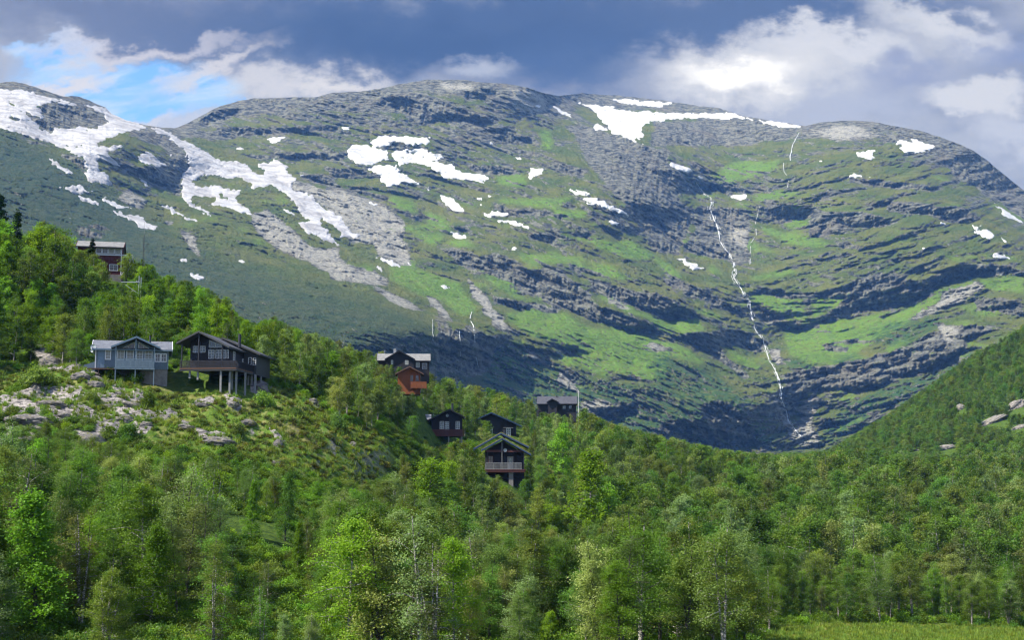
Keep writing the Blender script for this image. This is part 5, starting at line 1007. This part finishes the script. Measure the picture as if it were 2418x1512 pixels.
# ================================================================== TREES AND BUSHES
def tubes(segs, sides):
    """segs: list of (points Nx3, radii N) -> verts, faces"""
    vs = []; fs = []; b = 0
    for pts, rad in segs:
        pts = np.asarray(pts); n = len(pts); d = np.gradient(pts, axis=0); d /= np.linalg.norm(d, axis=1, keepdims=True)+1e-9
        up = np.where(np.abs(d[:, 2:3]) > 0.9, np.array([[1.0, 0, 0]]), np.array([[0, 0, 1.0]])); x = np.cross(d, up); x /= np.linalg.norm(x, axis=1, keepdims=True)+1e-9; y = np.cross(d, x)
        a = np.arange(sides)*2*np.pi/sides
        ring = pts[:, None]+np.asarray(rad)[:, None, None]*(x[:, None]*np.cos(a)[None, :, None]+y[:, None]*np.sin(a)[None, :, None])
        vs.append(ring.reshape(-1, 3)); i = np.arange(n-1)[:, None]*sides; j = np.arange(sides)[None]; j2 = (j+1) % sides
        fs.append(np.stack([b+i+j, b+i+j2, b+i+sides+j2, b+i+sides+j], -1).reshape(-1, 4)); b += n*sides
    return np.vstack(vs), np.vstack(fs)
def leaves(r, cen, L, tone, flat=0.5, asp=0.55):
    n = len(cen); nrm = r.normal(size=(n, 3)); nrm[:, 2] = np.abs(nrm[:, 2])+flat; nrm /= np.linalg.norm(nrm, axis=1, keepdims=True)
    u = np.cross(nrm, r.normal(size=(n, 3))); u /= np.linalg.norm(u, axis=1, keepdims=True)+1e-9; v = np.cross(nrm, u)
    l = (L*r.uniform(0.6, 1.35, n))[:, None]*0.5
    q = np.stack([cen-u*l, cen-v*l*asp+nrm*l*0.15, cen+u*l, cen+v*l*asp+nrm*l*0.15], 1).reshape(-1, 3)
    return q, np.arange(4*n).reshape(n, 4), np.repeat(tone, 4)
def birch(seed, H, R, nleaf, L, stems=2, profile='round', sides=5, density=1.0, gap=0.0, minh=0.25, sub=3):
    r = np.random.default_rng(seed); wood_ = []; hubs = []; hw = []
    for s in range(stems):
        a = r.uniform(0, 2*np.pi); lean = r.uniform(0.03, 0.20)*(1 if stems > 1 else 0.5); hs = H*(1 if s == 0 else r.uniform(0.62, 0.92)); n = 9
        t_ = np.linspace(0, 1, n); ex = R*lean*3*t_**1.2
        st = np.stack([np.cos(a)*ex, np.sin(a)*ex, hs*t_], 1) + np.cumsum(r.normal(0, 0.022*H/9, (n, 3)), 0)*np.array([1, 1, 0.2])
        wood_.append((st, (0.017 if profile != 'round' else 0.0135)*H*(1-0.85*t_)+0.012))
        nb = int((13 if profile != 'cone' else 20)*max(1, 2.2/stems))
        for k in range(nb):
            u = minh+(0.97-minh)*(k+r.uniform(0, 1))/nb; p0 = np.array([np.interp(u, t_, st[:, i]) for i in range(3)])
            if profile == 'cone': rr = R*(1.04-u)**0.8*1.05*r.uniform(0.7, 1.1)
            elif profile == 'spruce': rr = R*(1.02-u)*r.uniform(0.85, 1.08)
            else: rr = R*math.sqrt(max(0.02, 1-((u-0.48)/0.53)**2))*(1.15-0.45*u)*r.uniform(0.4, 1.2)*(1 if stems == 1 else 0.8)
            a2 = k*2.4+r.uniform(-0.5, 0.5); rise = {'cone': 0.25, 'spruce': -0.25}.get(profile, r.uniform(0.25, 0.85)); m_ = 5; tt = np.linspace(0, 1, m_)
            br = p0+np.stack([np.cos(a2)*rr*tt, np.sin(a2)*rr*tt, rr*(rise*tt-0.35*tt**2)], 1)+np.cumsum(r.normal(0, rr*0.05, (m_, 3)), 0)*(tt[:, None] > 0)
            wood_.append((br, np.maximum(0.012, 0.006*H*(1-u)*(1-tt)+0.010)))
            for v in np.linspace(0.35, 1.0, sub+1):
                p1 = np.array([np.interp(v, tt, br[:, i]) for i in range(3)])
                if r.random() < gap: continue
                hubs.append(p1); hw.append(0.5+v)
                for _ in range(1 if sides > 3 else 1):
                    d = r.normal(size=3); d[2] *= 0.6; d /= np.linalg.norm(d); e = p1+d*rr*r.uniform(0.18, 0.42); e[2] = max(e[2], 0.05*H)
                    hubs.append(e); hw.append(0.9)
                    if sides > 3 and r.random() < 0.5: wood_.append((np.stack([p1, (p1+e)/2+r.normal(0, 0.04, 3), e]), np.array([0.014, 0.011, 0.008])))
        hubs.append(st[-1]); hw.append(0.7); hubs.append(st[-2]); hw.append(0.9)
    hubs = np.array(hubs); hw = np.array(hw); hw /= hw.sum(); pick = r.choice(len(hubs), nleaf, p=hw)
    htone = r.uniform(0, 1, len(hubs)); sg = {'cone': 0.105, 'spruce': 0.07}.get(profile, 0.115)*R*r.uniform(0.6, 1.35, len(hubs))[pick][:, None]
    c = hubs[pick]+r.normal(0, 1, (nleaf, 3))*sg*np.array([1.1, 1.1, 0.75]); c[:, 2] = np.maximum(c[:, 2], 0.1)
    tone = np.clip(htone[pick]*0.7+r.uniform(0, 0.3, nleaf), 0, 1)
    wv, wf = tubes(wood_, sides); lv, lf, lt_ = leaves(r, c, L, tone, 1.0, 0.6)
    return (wv, wf), (lv, lf, lt_)
def mesh_leaf(name, d, mat): return mk_mesh(name, d[0], d[1], [mat], False, {'tone': d[2]})
def mesh_join(name, wd, ld, bark, leaf):
    V_ = np.vstack([wd[0], ld[0]]); F_ = np.vstack([wd[1], ld[1]+len(wd[0])]); mi = np.r_[np.zeros(len(wd[1])), np.ones(len(ld[1]))]
    return mk_mesh(name, V_, F_, [bark, leaf], False, {'tone': np.r_[np.zeros(len(wd[0])), ld[2]]}, mi)

# all built 8 m tall and scaled where they stand
KINDS_ = {}
def protos(key, n, tints, **kw):
    out = []
    for i in range(n):
        kk = dict(kw); kk['stems'] = kw.get('stems', [1, 2, 3, 2][i % 4]); kk['R'] = kw['R']*[1.0, 1.15, 0.88, 1.05, 0.95][i % 5]
        wd, ld = birch(1000+hash_(key)+i*17, 8.0, kk.pop('R'), kk.pop('nleaf'), kk.pop('L'), **kk); out.append((wd, ld))
    KINDS_[key] = out
def hash_(s): return sum(ord(c)*31**i for i, c in enumerate(s)) % 9973
protos('near', 7, None, R=2.35, nleaf=11500, L=0.14)
protos('thin', 3, None, R=2.0, nleaf=5200, L=0.13, gap=0.3)
protos('mid', 6, None, R=2.35, nleaf=5200, L=0.22)
protos('far', 5, None, R=2.4, nleaf=1700, L=0.36, sides=3, sub=2)
protos('vivid', 3, None, R=2.3, nleaf=15000, L=0.17, stems=1, profile='cone', minh=0.06)
protos('vividmid', 3, None, R=2.4, nleaf=6000, L=0.25, stems=1, profile='round', minh=0.1)
protos('spruce', 2, None, R=1.7, nleaf=14000, L=0.16, stems=1, profile='spruce', minh=0.05)
def bush(seed, n, L, R=1.0, Hh=0.8):
    r = np.random.default_rng(seed); k = 46; d = r.normal(size=(k, 3)); d[:, 2] = np.abs(d[:, 2]); d /= np.linalg.norm(d, axis=1, keepdims=True)
    hubs = d*np.array([R, R, Hh])*r.uniform(0.45, 1.0, (k, 1)); pick = r.integers(0, k, n); c = hubs[pick]+r.normal(0, 0.17*R, (n, 3)); c[:, 2] = np.abs(c[:, 2])
    wd = tubes([(np.stack([h_*0, h_*0.55+np.array([0, 0, 0.05]), h_]), np.array([0.03, 0.02, 0.01])) for h_ in hubs[::2]], 3)
    return wd, leaves(r, c, L, np.clip(r.uniform(0, 1, k)[pick]*0.7+r.uniform(0, 0.3, n), 0, 1), 0.4, 0.5)
BUSH = [bush(50+i, 2600, 0.16, 1.0, [0.8, 1.0, 0.6, 1.25][i]) for i in range(4)]

fo = {}
def get_mesh(key, i, tint, joined=False):
    k = (key, i, tint, joined)
    if k in fo: return fo[k]
    src = BUSH if key == 'bush' else KINDS_[key]; wd, ld = src[i]
    if joined: fo[k] = mesh_join('tree', wd, ld, M['bark'], LEAF[tint])
    else: fo[k] = (mk_mesh('trunk', wd[0], wd[1], [M['bark'] if tint not in ('spruce',) and (i % 3) else M['dbark']], True), mesh_leaf('crown', ld, LEAF[tint]))
    return fo[k]
def place_tree(name, key, i, tint, x, y, z, sc, rz, label, cat, group=None, tilt=(0, 0), wide=1.0):
    tm, cm = get_mesh(key, i, tint); o = empty(name, (x, y, z-0.15), rz); o.rotation_euler = (tilt[0], tilt[1], rz); o.scale = (sc*wide, sc*wide, sc)
    tag(o, label, cat, group)
    a = link('trunk', tm, o); b_ = link('crown', cm, o); return o

# the trees one picks out first, then the stretches of picture that must stay open
VIV = [(85,1520,88,1148,'tall vivid green leafy tree in the lower left corner',1.0),(352,1560,92,1235,'vivid green leafy tree, second from the left at the front',0.85),(592,1330,128,1128,'bright green young tree above the red cabin',0.75),(672,1330,131,1108,'narrow deep green tree beside the bright one above the red cabin',0.6),
 (1300,1540,112,1440,'small bright yellow-green bush-like tree at the bottom edge',1.3),(1392,1215,212,1062,'bright green rounded tree right of the turf roof cabin',0.9),(1330,1120,300,1000,'bright green slim tree behind the turf roof cabin',0.8),(1010,1150,190,1085,'light green young tree left of the turf roof cabin',1.1),(700,1450,118,1225,'light green tree right of the red cabin',0.7),
 (420,800,232,700,'bright green rounded tree above the black cabin',1.1),(255,800,226,690,'bright green rounded tree above the blue cabin',1.1),(120,790,226,668,'bright green tree on the hillside left of the blue cabin',1.1),(535,775,262,700,'bright green tree on the shoulder behind the black cabin',1.0),(1180,1380,165,1260,'fresh green tree in the middle of the front wood',0.9)]
for px, pyb, Y, pyt, lb, wd_ in VIV[:10]: CLEAR.append(([(px, pyt), (px+0.13*(min(pyb, 1512)-pyt)*wd_, pyt+0.85*(min(pyb, 1512)-pyt)), (px-0.13*(min(pyb, 1512)-pyt)*wd_, pyt+0.85*(min(pyb, 1512)-pyt))], Y+1.5))
cw, ch = 6.0, 6.0; gw_, gh_ = int(2700/cw), int(1512/ch)
cgx = (np.arange(gw_)+0.5)*cw-140; cgy = (np.arange(gh_)+0.5)*ch; CX, CY = np.meshgrid(cgx, cgy)
clr = np.zeros((gh_, gw_))
for poly, yd in CLEAR: clr = np.maximum(clr, inpoly(CX, CY, poly)*yd)
clr = np.maximum(clr, inpoly(CX, CY, KNOLL)*205.0)
clr = np.maximum(clr, inpoly(CX, CY, [(1830,1512),(1900,1488),(2100,1472),(2600,1478),(2600,1512)])*200.0)
TOP = np.array([(-300,470),(0,500),(50,560),(100,500),(150,545),(190,580),(310,600),(340,610),(380,640),(440,650),(500,680),(560,735),(600,760),(640,740),(700,765),(760,770),(810,800),(850,808),(900,820),(1020,845),(1060,870),(1100,850),(1160,890),(1210,905),(1270,930),(1366,950),(1400,975),(1470,1000),(1600,1030),(1700,1055),(1800,1065),(1900,1068),(1960,1060),(2100,975),(2200,905),(2300,830),(2418,745),(2600,640),(2900,520)], float)
def allowed(x, y, z, H, R):
    pxb, pyb = proj(x, y, z); pxt, pyt = proj(x, y, z+H); rr = R*F0/y
    if pxb+rr < -160 or pxb-rr > 2820 or pyt > 1600: return False
    if pyt < np.interp(pxb, TOP[:, 0], TOP[:, 1])-3: return False
    c0 = int((pxb-rr*0.8+140)/cw); c1 = int((pxb+rr*0.8+140)/cw)+1; r0 = int(pyt/ch); r1 = int((pyb-(pyb-pyt)*0.1)/ch)+1
    c0 = max(0, c0); r0 = max(0, r0); sub = clr[r0:r1, c0:c1]
    if sub.size == 0: return True
    return ((sub > y) & (sub != 205)).sum() <= 0 and ((sub > y) & (sub == 205)).mean() < 0.09
blockers = []
for o in list(SC.objects):                              # nothing grows through a cabin
    if o.get('category') in ('cabin', 'house') : blockers.append((o.location.x, o.location.y))
rT = np.random.default_rng(99)
LIST = []
hor = np.full(520, 1e9)                                 # the land's own skyline, to leave out what stands behind it
gpx, gpy = proj(AX, GY, GZ); run = np.minimum.accumulate(gpy, 0)
def hidden(x, y, ztop):
    p, q_ = proj(x, y, ztop); c = int(np.clip((p-gx[0])/(gx[1]-gx[0]), 0, 519)); r0 = int(np.clip(math.log(y/18)/math.log(1500/18)*619, 0, 619))
    return q_ > run[max(0, r0-2), c]+4
y = 80.0
while y < 1000:
    step = 3.3 if y < 170 else (3.7 if y < 300 else (4.7 if y < 540 else 4.2))
    xs = np.arange(-0.47*y-15, 0.50*y+15, step)+rT.uniform(-1, 1)
    for x in xs:
        X = x+rT.uniform(-0.5, 0.5)*step; Y = y+rT.uniform(-0.5, 0.5)*step
        z = float(ground(X, Y)); px, py = proj(X, Y, z)
        u = rT.random(4)
        H = 3.4+4.4*u[0] + (1.6 if Y < 130 else 0)
        if px < 700 and py < 900 and Y > 200: H *= 1.0
        if px > 1350 and 190 < Y < 560: H = 6.0+6.0*u[0]**1.5
        if px < 230 and py < 760 and Y > 215: H = 8.5+4.5*u[0]
        if 560 < Y < 1100: H = 3.8+3.2*u[0]
        if inclear(px, py, KNOLL) or (grid_lookup(mead, X, Y) > 0.3): continue
        if 1200 < px < 1400 and py < 1000 and u[1] < 0.3: continue
        if any(abs(X-bx_) < 6.8 and -4 < Y-by_ < 12 for bx_, by_ in blockers): continue
        ok = False
        for k in range(4):
            if allowed(X, Y, z, H*1.07+0.3, 0.34*H): ok = True; break
            H *= 0.78
        if not ok or H < 1.6: continue
        if hidden(X, Y, z+H): continue
        LIST.append((Y, X, z, H, px, py, u[2], u[3]))
    y += step*0.92
LIST.sort()
for i, (px, pyb, Y, pyt, lb, wd_) in enumerate(VIV):
    a, _ = ray(px, pyb); X = a*Y; z = float(ground(X, Y)); pt = (ray(px, pyt)[1])*Y; H = max(1.5, pt-z)
    place_tree('leafy_tree', 'vivid' if Y < 150 else 'vividmid', i % 3, 'vivid' if i != 3 else 'green', X, Y, z, H/8.1, rT.uniform(0, 6.28), lb, 'tree', wide=wd_)
for i, (px, Y, pyt) in enumerate([(188,252,590),(222,249,598),(246,247,612),(300,262,598),(205,258,585)]):
    X = ray(px, pyt)[0]*Y; z = float(ground(X, Y)); H = ray(px, pyt)[1]*Y-z
    place_tree('birch_tree', 'mid', i, 'olive', X, Y, z, H/8.1, i*1.3, ['birch hiding the left end of the red house','birch before the middle of the red house','lower birch under the red house windows','birch standing right under the red house balcony','birch between the red house and the small spruce'][i], 'birch', 'birches by the red house')
for i, (px, Y, pyt, pyb, lb) in enumerate([(6,262,455,640,'tall dark spruce at the far left on the hill'),(38,258,490,640,'second dark spruce, just right of the tallest one'),(217,256,560,630,'small spruce standing in front of the red house roof'),(-8,250,520,640,'dark spruce cut by the left edge of the hill')]):
    X = ray(px, pyt)[0]*Y; z = float(ground(X, Y)); H = ray(px, pyt)[1]*Y-z
    place_tree('spruce_tree', 'spruce', i % 2, 'spruce', X, Y, z, H/8.1, rT.uniform(0, 6), lb, 'spruce', wide=1.0 if H > 8 else 1.0)

ORD = ['first', 'second', 'third', 'fourth', 'fifth', 'sixth', 'seventh', 'eighth', 'ninth', 'tenth', 'eleventh', 'twelfth', 'thirteenth', 'fourteenth', 'fifteenth', 'sixteenth', 'seventeenth', 'eighteenth', 'nineteenth', 'twentieth']
NIND = 290
seen_ = [d for d in LIST if -40 < d[4] < 2458 and proj(d[1], d[0], d[2]+d[3])[1] < 1500]; ind = seen_[:NIND]; ids_ = set(id(d) for d in ind); rest = [d for d in LIST if id(d) not in ids_]
def tint_for(px, py, u, Y):
    hill = px < 640 and py < 880 and Y > 200
    if hill: return 'vivid' if u < 0.42 else ('green' if u < 0.80 else 'olive')
    if Y > 560: return 'green' if u < 0.55 else 'olive'
    if px > 1500: return 'green' if u < 0.55 else ('olive' if u < 0.86 else 'grey')
    return 'green' if u < 0.30 else ('olive' if u < 0.66 else ('grey' if u < 0.93 else 'vivid'))
adj = {'green': 'deep green', 'olive': 'olive green', 'grey': 'grey-green', 'vivid': 'fresh green'}
rows = {}
for d_ in ind:
    Y, X, z, H, px, py, u, v = d_
    t_ = tint_for(px, py, u, Y); thin = v > 0.84 or (Y < 127 and 430 < px < 650)
    zone = 0 if px < 480 else (1 if px < 960 else (2 if px < 1450 else (3 if px < 1880 else 4)))
    size = 'tall' if H > 7.4 else ('small' if H < 5.2 else 'middling')
    rows.setdefault((zone, t_, size, thin), []).append(d_)
ZN = ['left of the red cabin', 'around the red cabin', 'at the bottom centre', 'left of the meadow', 'beside the meadow']
for (zone, t_, size, thin), L_ in rows.items():
    L_.sort(key=lambda d: d[4])
    for n, (Y, X, z, H, px, py, u, v) in enumerate(L_):
        what = ('sparse %s %s birch' if thin else '%s %s birch') % (size, adj[t_])
        lb = '%s %s, %s from the left' % (what, ZN[zone], ORD[n] if n < 20 else 'farther') if len(L_) > 1 else '%s %s' % (what, ZN[zone])
        key = 'thin' if thin else 'near'; i = int(u*7919) % len(KINDS_[key])
        place_tree('birch_tree', key, i, t_, X, Y, z, H/8.1, v*77, lb, 'birch', 'birches of the front wood', (rT.normal(0, 0.04), rT.normal(0, 0.04)), rT.uniform(0.78, 1.05))

def scatter(name, label, cat, protolist, pts, idx_, rz, sc, sz=None):
    """one object that carries a whole mass of plants"""
    pc = bpy.data.collections.new(name+'_kinds')
    for k, me_ in enumerate(protolist):
        o = bpy.data.objects.new('%s_kind_%03d' % (name, k), me_); pc.objects.link(o)
    me_ = bpy.data.meshes.new(name); me_.vertices.add(len(pts)); me_.vertices.foreach_set('co', np.asarray(pts, np.float32).ravel())
    a = me_.attributes.new('pick', 'INT', 'POINT'); a.data.foreach_set('value', np.asarray(idx_, np.int32))
    a = me_.attributes.new('turn', 'FLOAT', 'POINT'); a.data.foreach_set('value', np.asarray(rz, np.float32))
    a = me_.attributes.new('size', 'FLOAT_VECTOR', 'POINT'); a.data.foreach_set('vector', np.asarray(sc, np.float32).ravel())
    o = link(name, me_); tag(o, label, cat, kind='stuff')
    ng = bpy.data.node_groups.new(name+'_nodes', 'GeometryNodeTree')
    ng.interface.new_socket('Geometry', in_out='INPUT', socket_type='NodeSocketGeometry'); ng.interface.new_socket('Geometry', in_out='OUTPUT', socket_type='NodeSocketGeometry')
    N_ = ng.nodes; Lk = ng.links; gi = N_.new('NodeGroupInput'); go = N_.new('NodeGroupOutput'); ip = N_.new('GeometryNodeInstanceOnPoints'); ci = N_.new('GeometryNodeCollectionInfo')
    ci.inputs['Collection'].default_value = pc; ci.inputs['Separate Children'].default_value = True; ci.inputs['Reset Children'].default_value = True
    def na(nm, typ): n = N_.new('GeometryNodeInputNamedAttribute'); n.data_type = typ; n.inputs['Name'].default_value = nm; return n.outputs['Attribute']
    cx_ = N_.new('ShaderNodeCombineXYZ'); Lk.new(na('turn', 'FLOAT'), cx_.inputs[2])
    mp = N_.new('GeometryNodeMeshToPoints'); Lk.new(gi.outputs[0], mp.inputs[0]); Lk.new(mp.outputs[0], ip.inputs['Points'])
    Lk.new(ci.outputs[0], ip.inputs['Instance']); ip.inputs['Pick Instance'].default_value = True
    Lk.new(na('pick', 'INT'), ip.inputs['Instance Index']); Lk.new(cx_.outputs[0], ip.inputs['Rotation']); Lk.new(na('size', 'FLOAT_VECTOR'), ip.inputs['Scale'])
    Lk.new(ip.outputs[0], go.inputs[0]); md_ = o.modifiers.new('scatter', 'NODES'); md_.node_group = ng; return o
PR = []; PI = {}
for key in ('near', 'mid', 'far', 'vividmid'):
    for i in range(len(KINDS_[key])):
        for tnt in (('vivid',) if key == 'vividmid' else ('green', 'olive', 'grey', 'vivid')):
            if key == 'near' and tnt == 'vivid': continue
            PI[(key, i, tnt)] = len(PR); PR.append(get_mesh(key, i, tnt, True))
pts = []; ix = []; rz = []; sc = []
for (Y, X, z, H, px, py, u, v) in rest:
    t_ = tint_for(px, py, u, Y); key = 'near' if Y < 185 and t_ != 'vivid' else ('mid' if Y < 330 else 'far')
    if t_ == 'vivid' and Y < 330: key = 'vividmid'
    ix.append(PI[(key, int(v*7919) % len(KINDS_[key]), t_)]); pts.append((X, Y, z-0.15)); rz.append(u*40); w_ = (0.70 if Y < 560 else 1.1)+0.34*((v*37) % 1); s = H/8.1; sc.append((s*w_, s*w_, s))
scatter('forest', 'dense birch wood covering the hill, the valley and the right slope', 'forest', PR, pts, ix, rz, sc)
print('TREES', len(LIST), 'individual', len(ind), 'last Y', ind[-1][0])

# bushes on the open knoll, one by one where they can be told apart
BS = [(262,898,48,30,'green','leafy bush in front of the blue cabin\'s deck'),(318,905,44,26,'green','leafy bush under the middle of the blue cabin'),(90,905,90,52,'olive','large round bush at the left end of the knoll'),(350,965,36,34,'green','bright bush beside the dark square outcrop'),(620,960,60,40,'grass','grassy green bush on the slope below the black cabin'),
 (215,945,34,20,'olive','small bush between the pale rocks'),(410,1003,44,26,'grey','grey-green bush right of the dark square outcrop'),(560,1030,40,24,'olive','low bush above the wide dark ledge'),(460,905,30,16,'green','small bush beside the corner of the blue cabin'),(150,1050,60,30,'green','green bush at the lower left rim of the knoll'),
 (700,985,46,30,'olive','bush on the right shoulder of the knoll'),(300,1035,60,30,'green','green bush below the ridged grey rock'),(690,905,60,34,'olive','bushy thicket right of the black cabin'),(745,900,50,36,'green','green bush on the slope right of the black cabin'),(40,925,50,30,'green','green bush at the far left of the knoll'),(600,870,26,14,'olive','low bush under the black cabin\'s right wing'),
 (475,1008,36,20,'olive','low heathy bush above the long ledge'),(795,1010,50,34,'olive','grey-brown bush lower on the right slope of the knoll'),(640,1070,40,20,'olive','low bush at the foot of the knoll'),(540,1075,40,22,'green','green bush below the wide dark ledge')]
for i, (px, py, w_, h_, tn, lb) in enumerate(BS):
    x, yv, z = hit(px, py); s = yv/F0; tm, cm = get_mesh('bush', i % 4, tn)
    o = empty('bush', (x, yv, z-0.1), i*1.7); o.scale = (w_*s/2/1.1, w_*s/2/1.1, h_*s/1.0); tag(o, lb, 'bush', 'bushes on the open knoll'); link('stem', tm, o); link('foliage', cm, o)

# heath, grass and seedlings on the open ground
def tuft(seed, n, h_, w_):
    r = np.random.default_rng(seed); a = r.uniform(0, 6.28, n); base_ = r.normal(0, 0.12, (n, 2)); lean = r.uniform(0.1, 0.7, n)*h_; hh = h_*r.uniform(0.5, 1.1, n); p = np.zeros((n, 4, 3))
    p[:, 0, :2] = base_+np.stack([-np.sin(a), np.cos(a)], 1)*w_; p[:, 1, :2] = base_-np.stack([-np.sin(a), np.cos(a)], 1)*w_
    tip = base_+np.stack([np.cos(a), np.sin(a)], 1)*lean[:, None]; p[:, 2, :2] = tip-np.stack([-np.sin(a), np.cos(a)], 1)*w_*0.2; p[:, 3, :2] = tip+np.stack([-np.sin(a), np.cos(a)], 1)*w_*0.2; p[:, 2:, 2] = hh[:, None]
    return mk_mesh('tuft', p.reshape(-1, 3), np.arange(4*n).reshape(n, 4), [LEAF['grass']], False, {'tone': np.repeat(r.uniform(0, 1, n), 4)})
TF = [tuft(1, 40, 0.42, 0.03), tuft(2, 40, 0.30, 0.03), tuft(3, 30, 0.6, 0.03)]
HB = []
for i in range(3):
    wd, ld = bush(80+i, 420, 0.11, 0.42, 0.28); HB.append(mesh_join('heath', wd, ld, M['dbark'], LEAF['heath']))
for tn in ('green', 'olive', 'vivid'):
    wd, ld = bush(90, 900, 0.17, 0.9, 0.9); HB.append(mesh_join('undergrowth', wd, ld, M['dbark'], LEAF[tn]))
pk = []; ik = []; rk_ = []; sk = []; pg = []; ig = []; rg = []; sg_ = []
r = np.random.default_rng(5)
n = 60000; Yr = 80*np.exp(r.uniform(0, math.log(480/80), n)); Xr = r.uniform(-0.40, 0.40, n)*Yr; Zr = ground(Xr, Yr); pxr, pyr = proj(Xr, Yr, Zr)
knr = grid_lookup(kn, Xr, Yr); mdr = grid_lookup(mead, Xr, Yr); patch = fbm(Xr/5, Yr/4, 3, 0.6, 500); bdr = grid_lookup(bed, Xr, Yr)
for i in range(n):
    if pxr[i] < -40 or pxr[i] > 2460 or Yr[i] > 330: continue
    if any(abs(Xr[i]-bx_) < 6 and (-2.5 if by_ < 200 else -9) < Yr[i]-by_ < 9 for bx_, by_ in blockers): continue
    if mdr[i] > 0.35: continue
    u = r.random()
    if knr[i] > 0.4:
        if Yr[i] > 215 or bdr[i] > 0.3 or u > 0.62: continue
        pk.append((Xr[i], Yr[i], Zr[i]-0.04)); k_ = r.integers(0, 3) if (patch[i] > -0.25 or u < 0.5) else r.integers(3, 5); ik.append(k_); s = r.uniform(0.6, 1.5) if k_ < 3 else r.uniform(0.25, 0.7)
    else:
        if u > 0.55: continue
        pk.append((Xr[i], Yr[i], Zr[i]-0.05)); ik.append(r.choice([3, 3, 4, 5])); s = r.uniform(0.4, 1.1)
    rk_.append(r.uniform(0, 6.28)); sk.append((s, s, s*r.uniform(0.7, 1.2)))
scatter('undergrowth', 'low heath, bilberry and seedlings covering the knoll and the forest floor', 'undergrowth', HB, pk, ik, rk_, sk)
n = 26000; pxg = r.uniform(-40, 2460, n); Yg = 120*np.exp(r.uniform(0, math.log(210/120), n)); Xg = ray(pxg, 1000)[0]*Yg; Zg = ground(Xg, Yg); knr = grid_lookup(kn, Xg, Yg); mdr = grid_lookup(mead, Xg, Yg)
q_ = (knr > 0.4) | (mdr > 0.3); bm2 = np.array([any(abs(a-bx_) < 6 and -2.5 < b_-by_ < 9 for bx_, by_ in blockers) for a, b_ in zip(Xg, Yg)]); q_ &= ~bm2
Xg, Yg, Zg, mdr = Xg[q_], Yg[q_], Zg[q_], mdr[q_]; sgg = np.where(mdr > 0.3, 0.75, 1.0)*r.uniform(0.6, 1.4, len(Xg))
scatter('grass', 'rough grass on the open knoll and the meadow edge', 'grass', TF, np.stack([Xg, Yg, Zg-0.02], 1), r.integers(0, 3, len(Xg)), r.uniform(0, 6.28, len(Xg)), np.stack([sgg]*3, 1))

# ================================================================== AIR
HZ = 0.48e-4
hb = MB(); zt_ = float(np.nanmax(Z_))+40
hb.box(-3200, 3200, -300, 7000, -78, zt_+250)
m = bpy.data.materials.new('mountain_air'); m.use_nodes = True; t = NT(m.node_tree); t.n.clear()
pv = t.new('ShaderNodeVolumePrincipled'); pv.inputs['Color'].default_value = (0.16, 0.40, 1.0, 1); pv.inputs['Absorption Color'].default_value = (1, 1, 1, 1); pv.inputs['Density'].default_value = HZ; pv.inputs['Anisotropy'].default_value = 0.0
o_ = t.new('ShaderNodeOutputMaterial'); t.l.new(pv.outputs[0], o_.inputs['Volume'])
tag(hb.build('haze', m), 'thin blue mountain air', 'haze', kind='stuff')
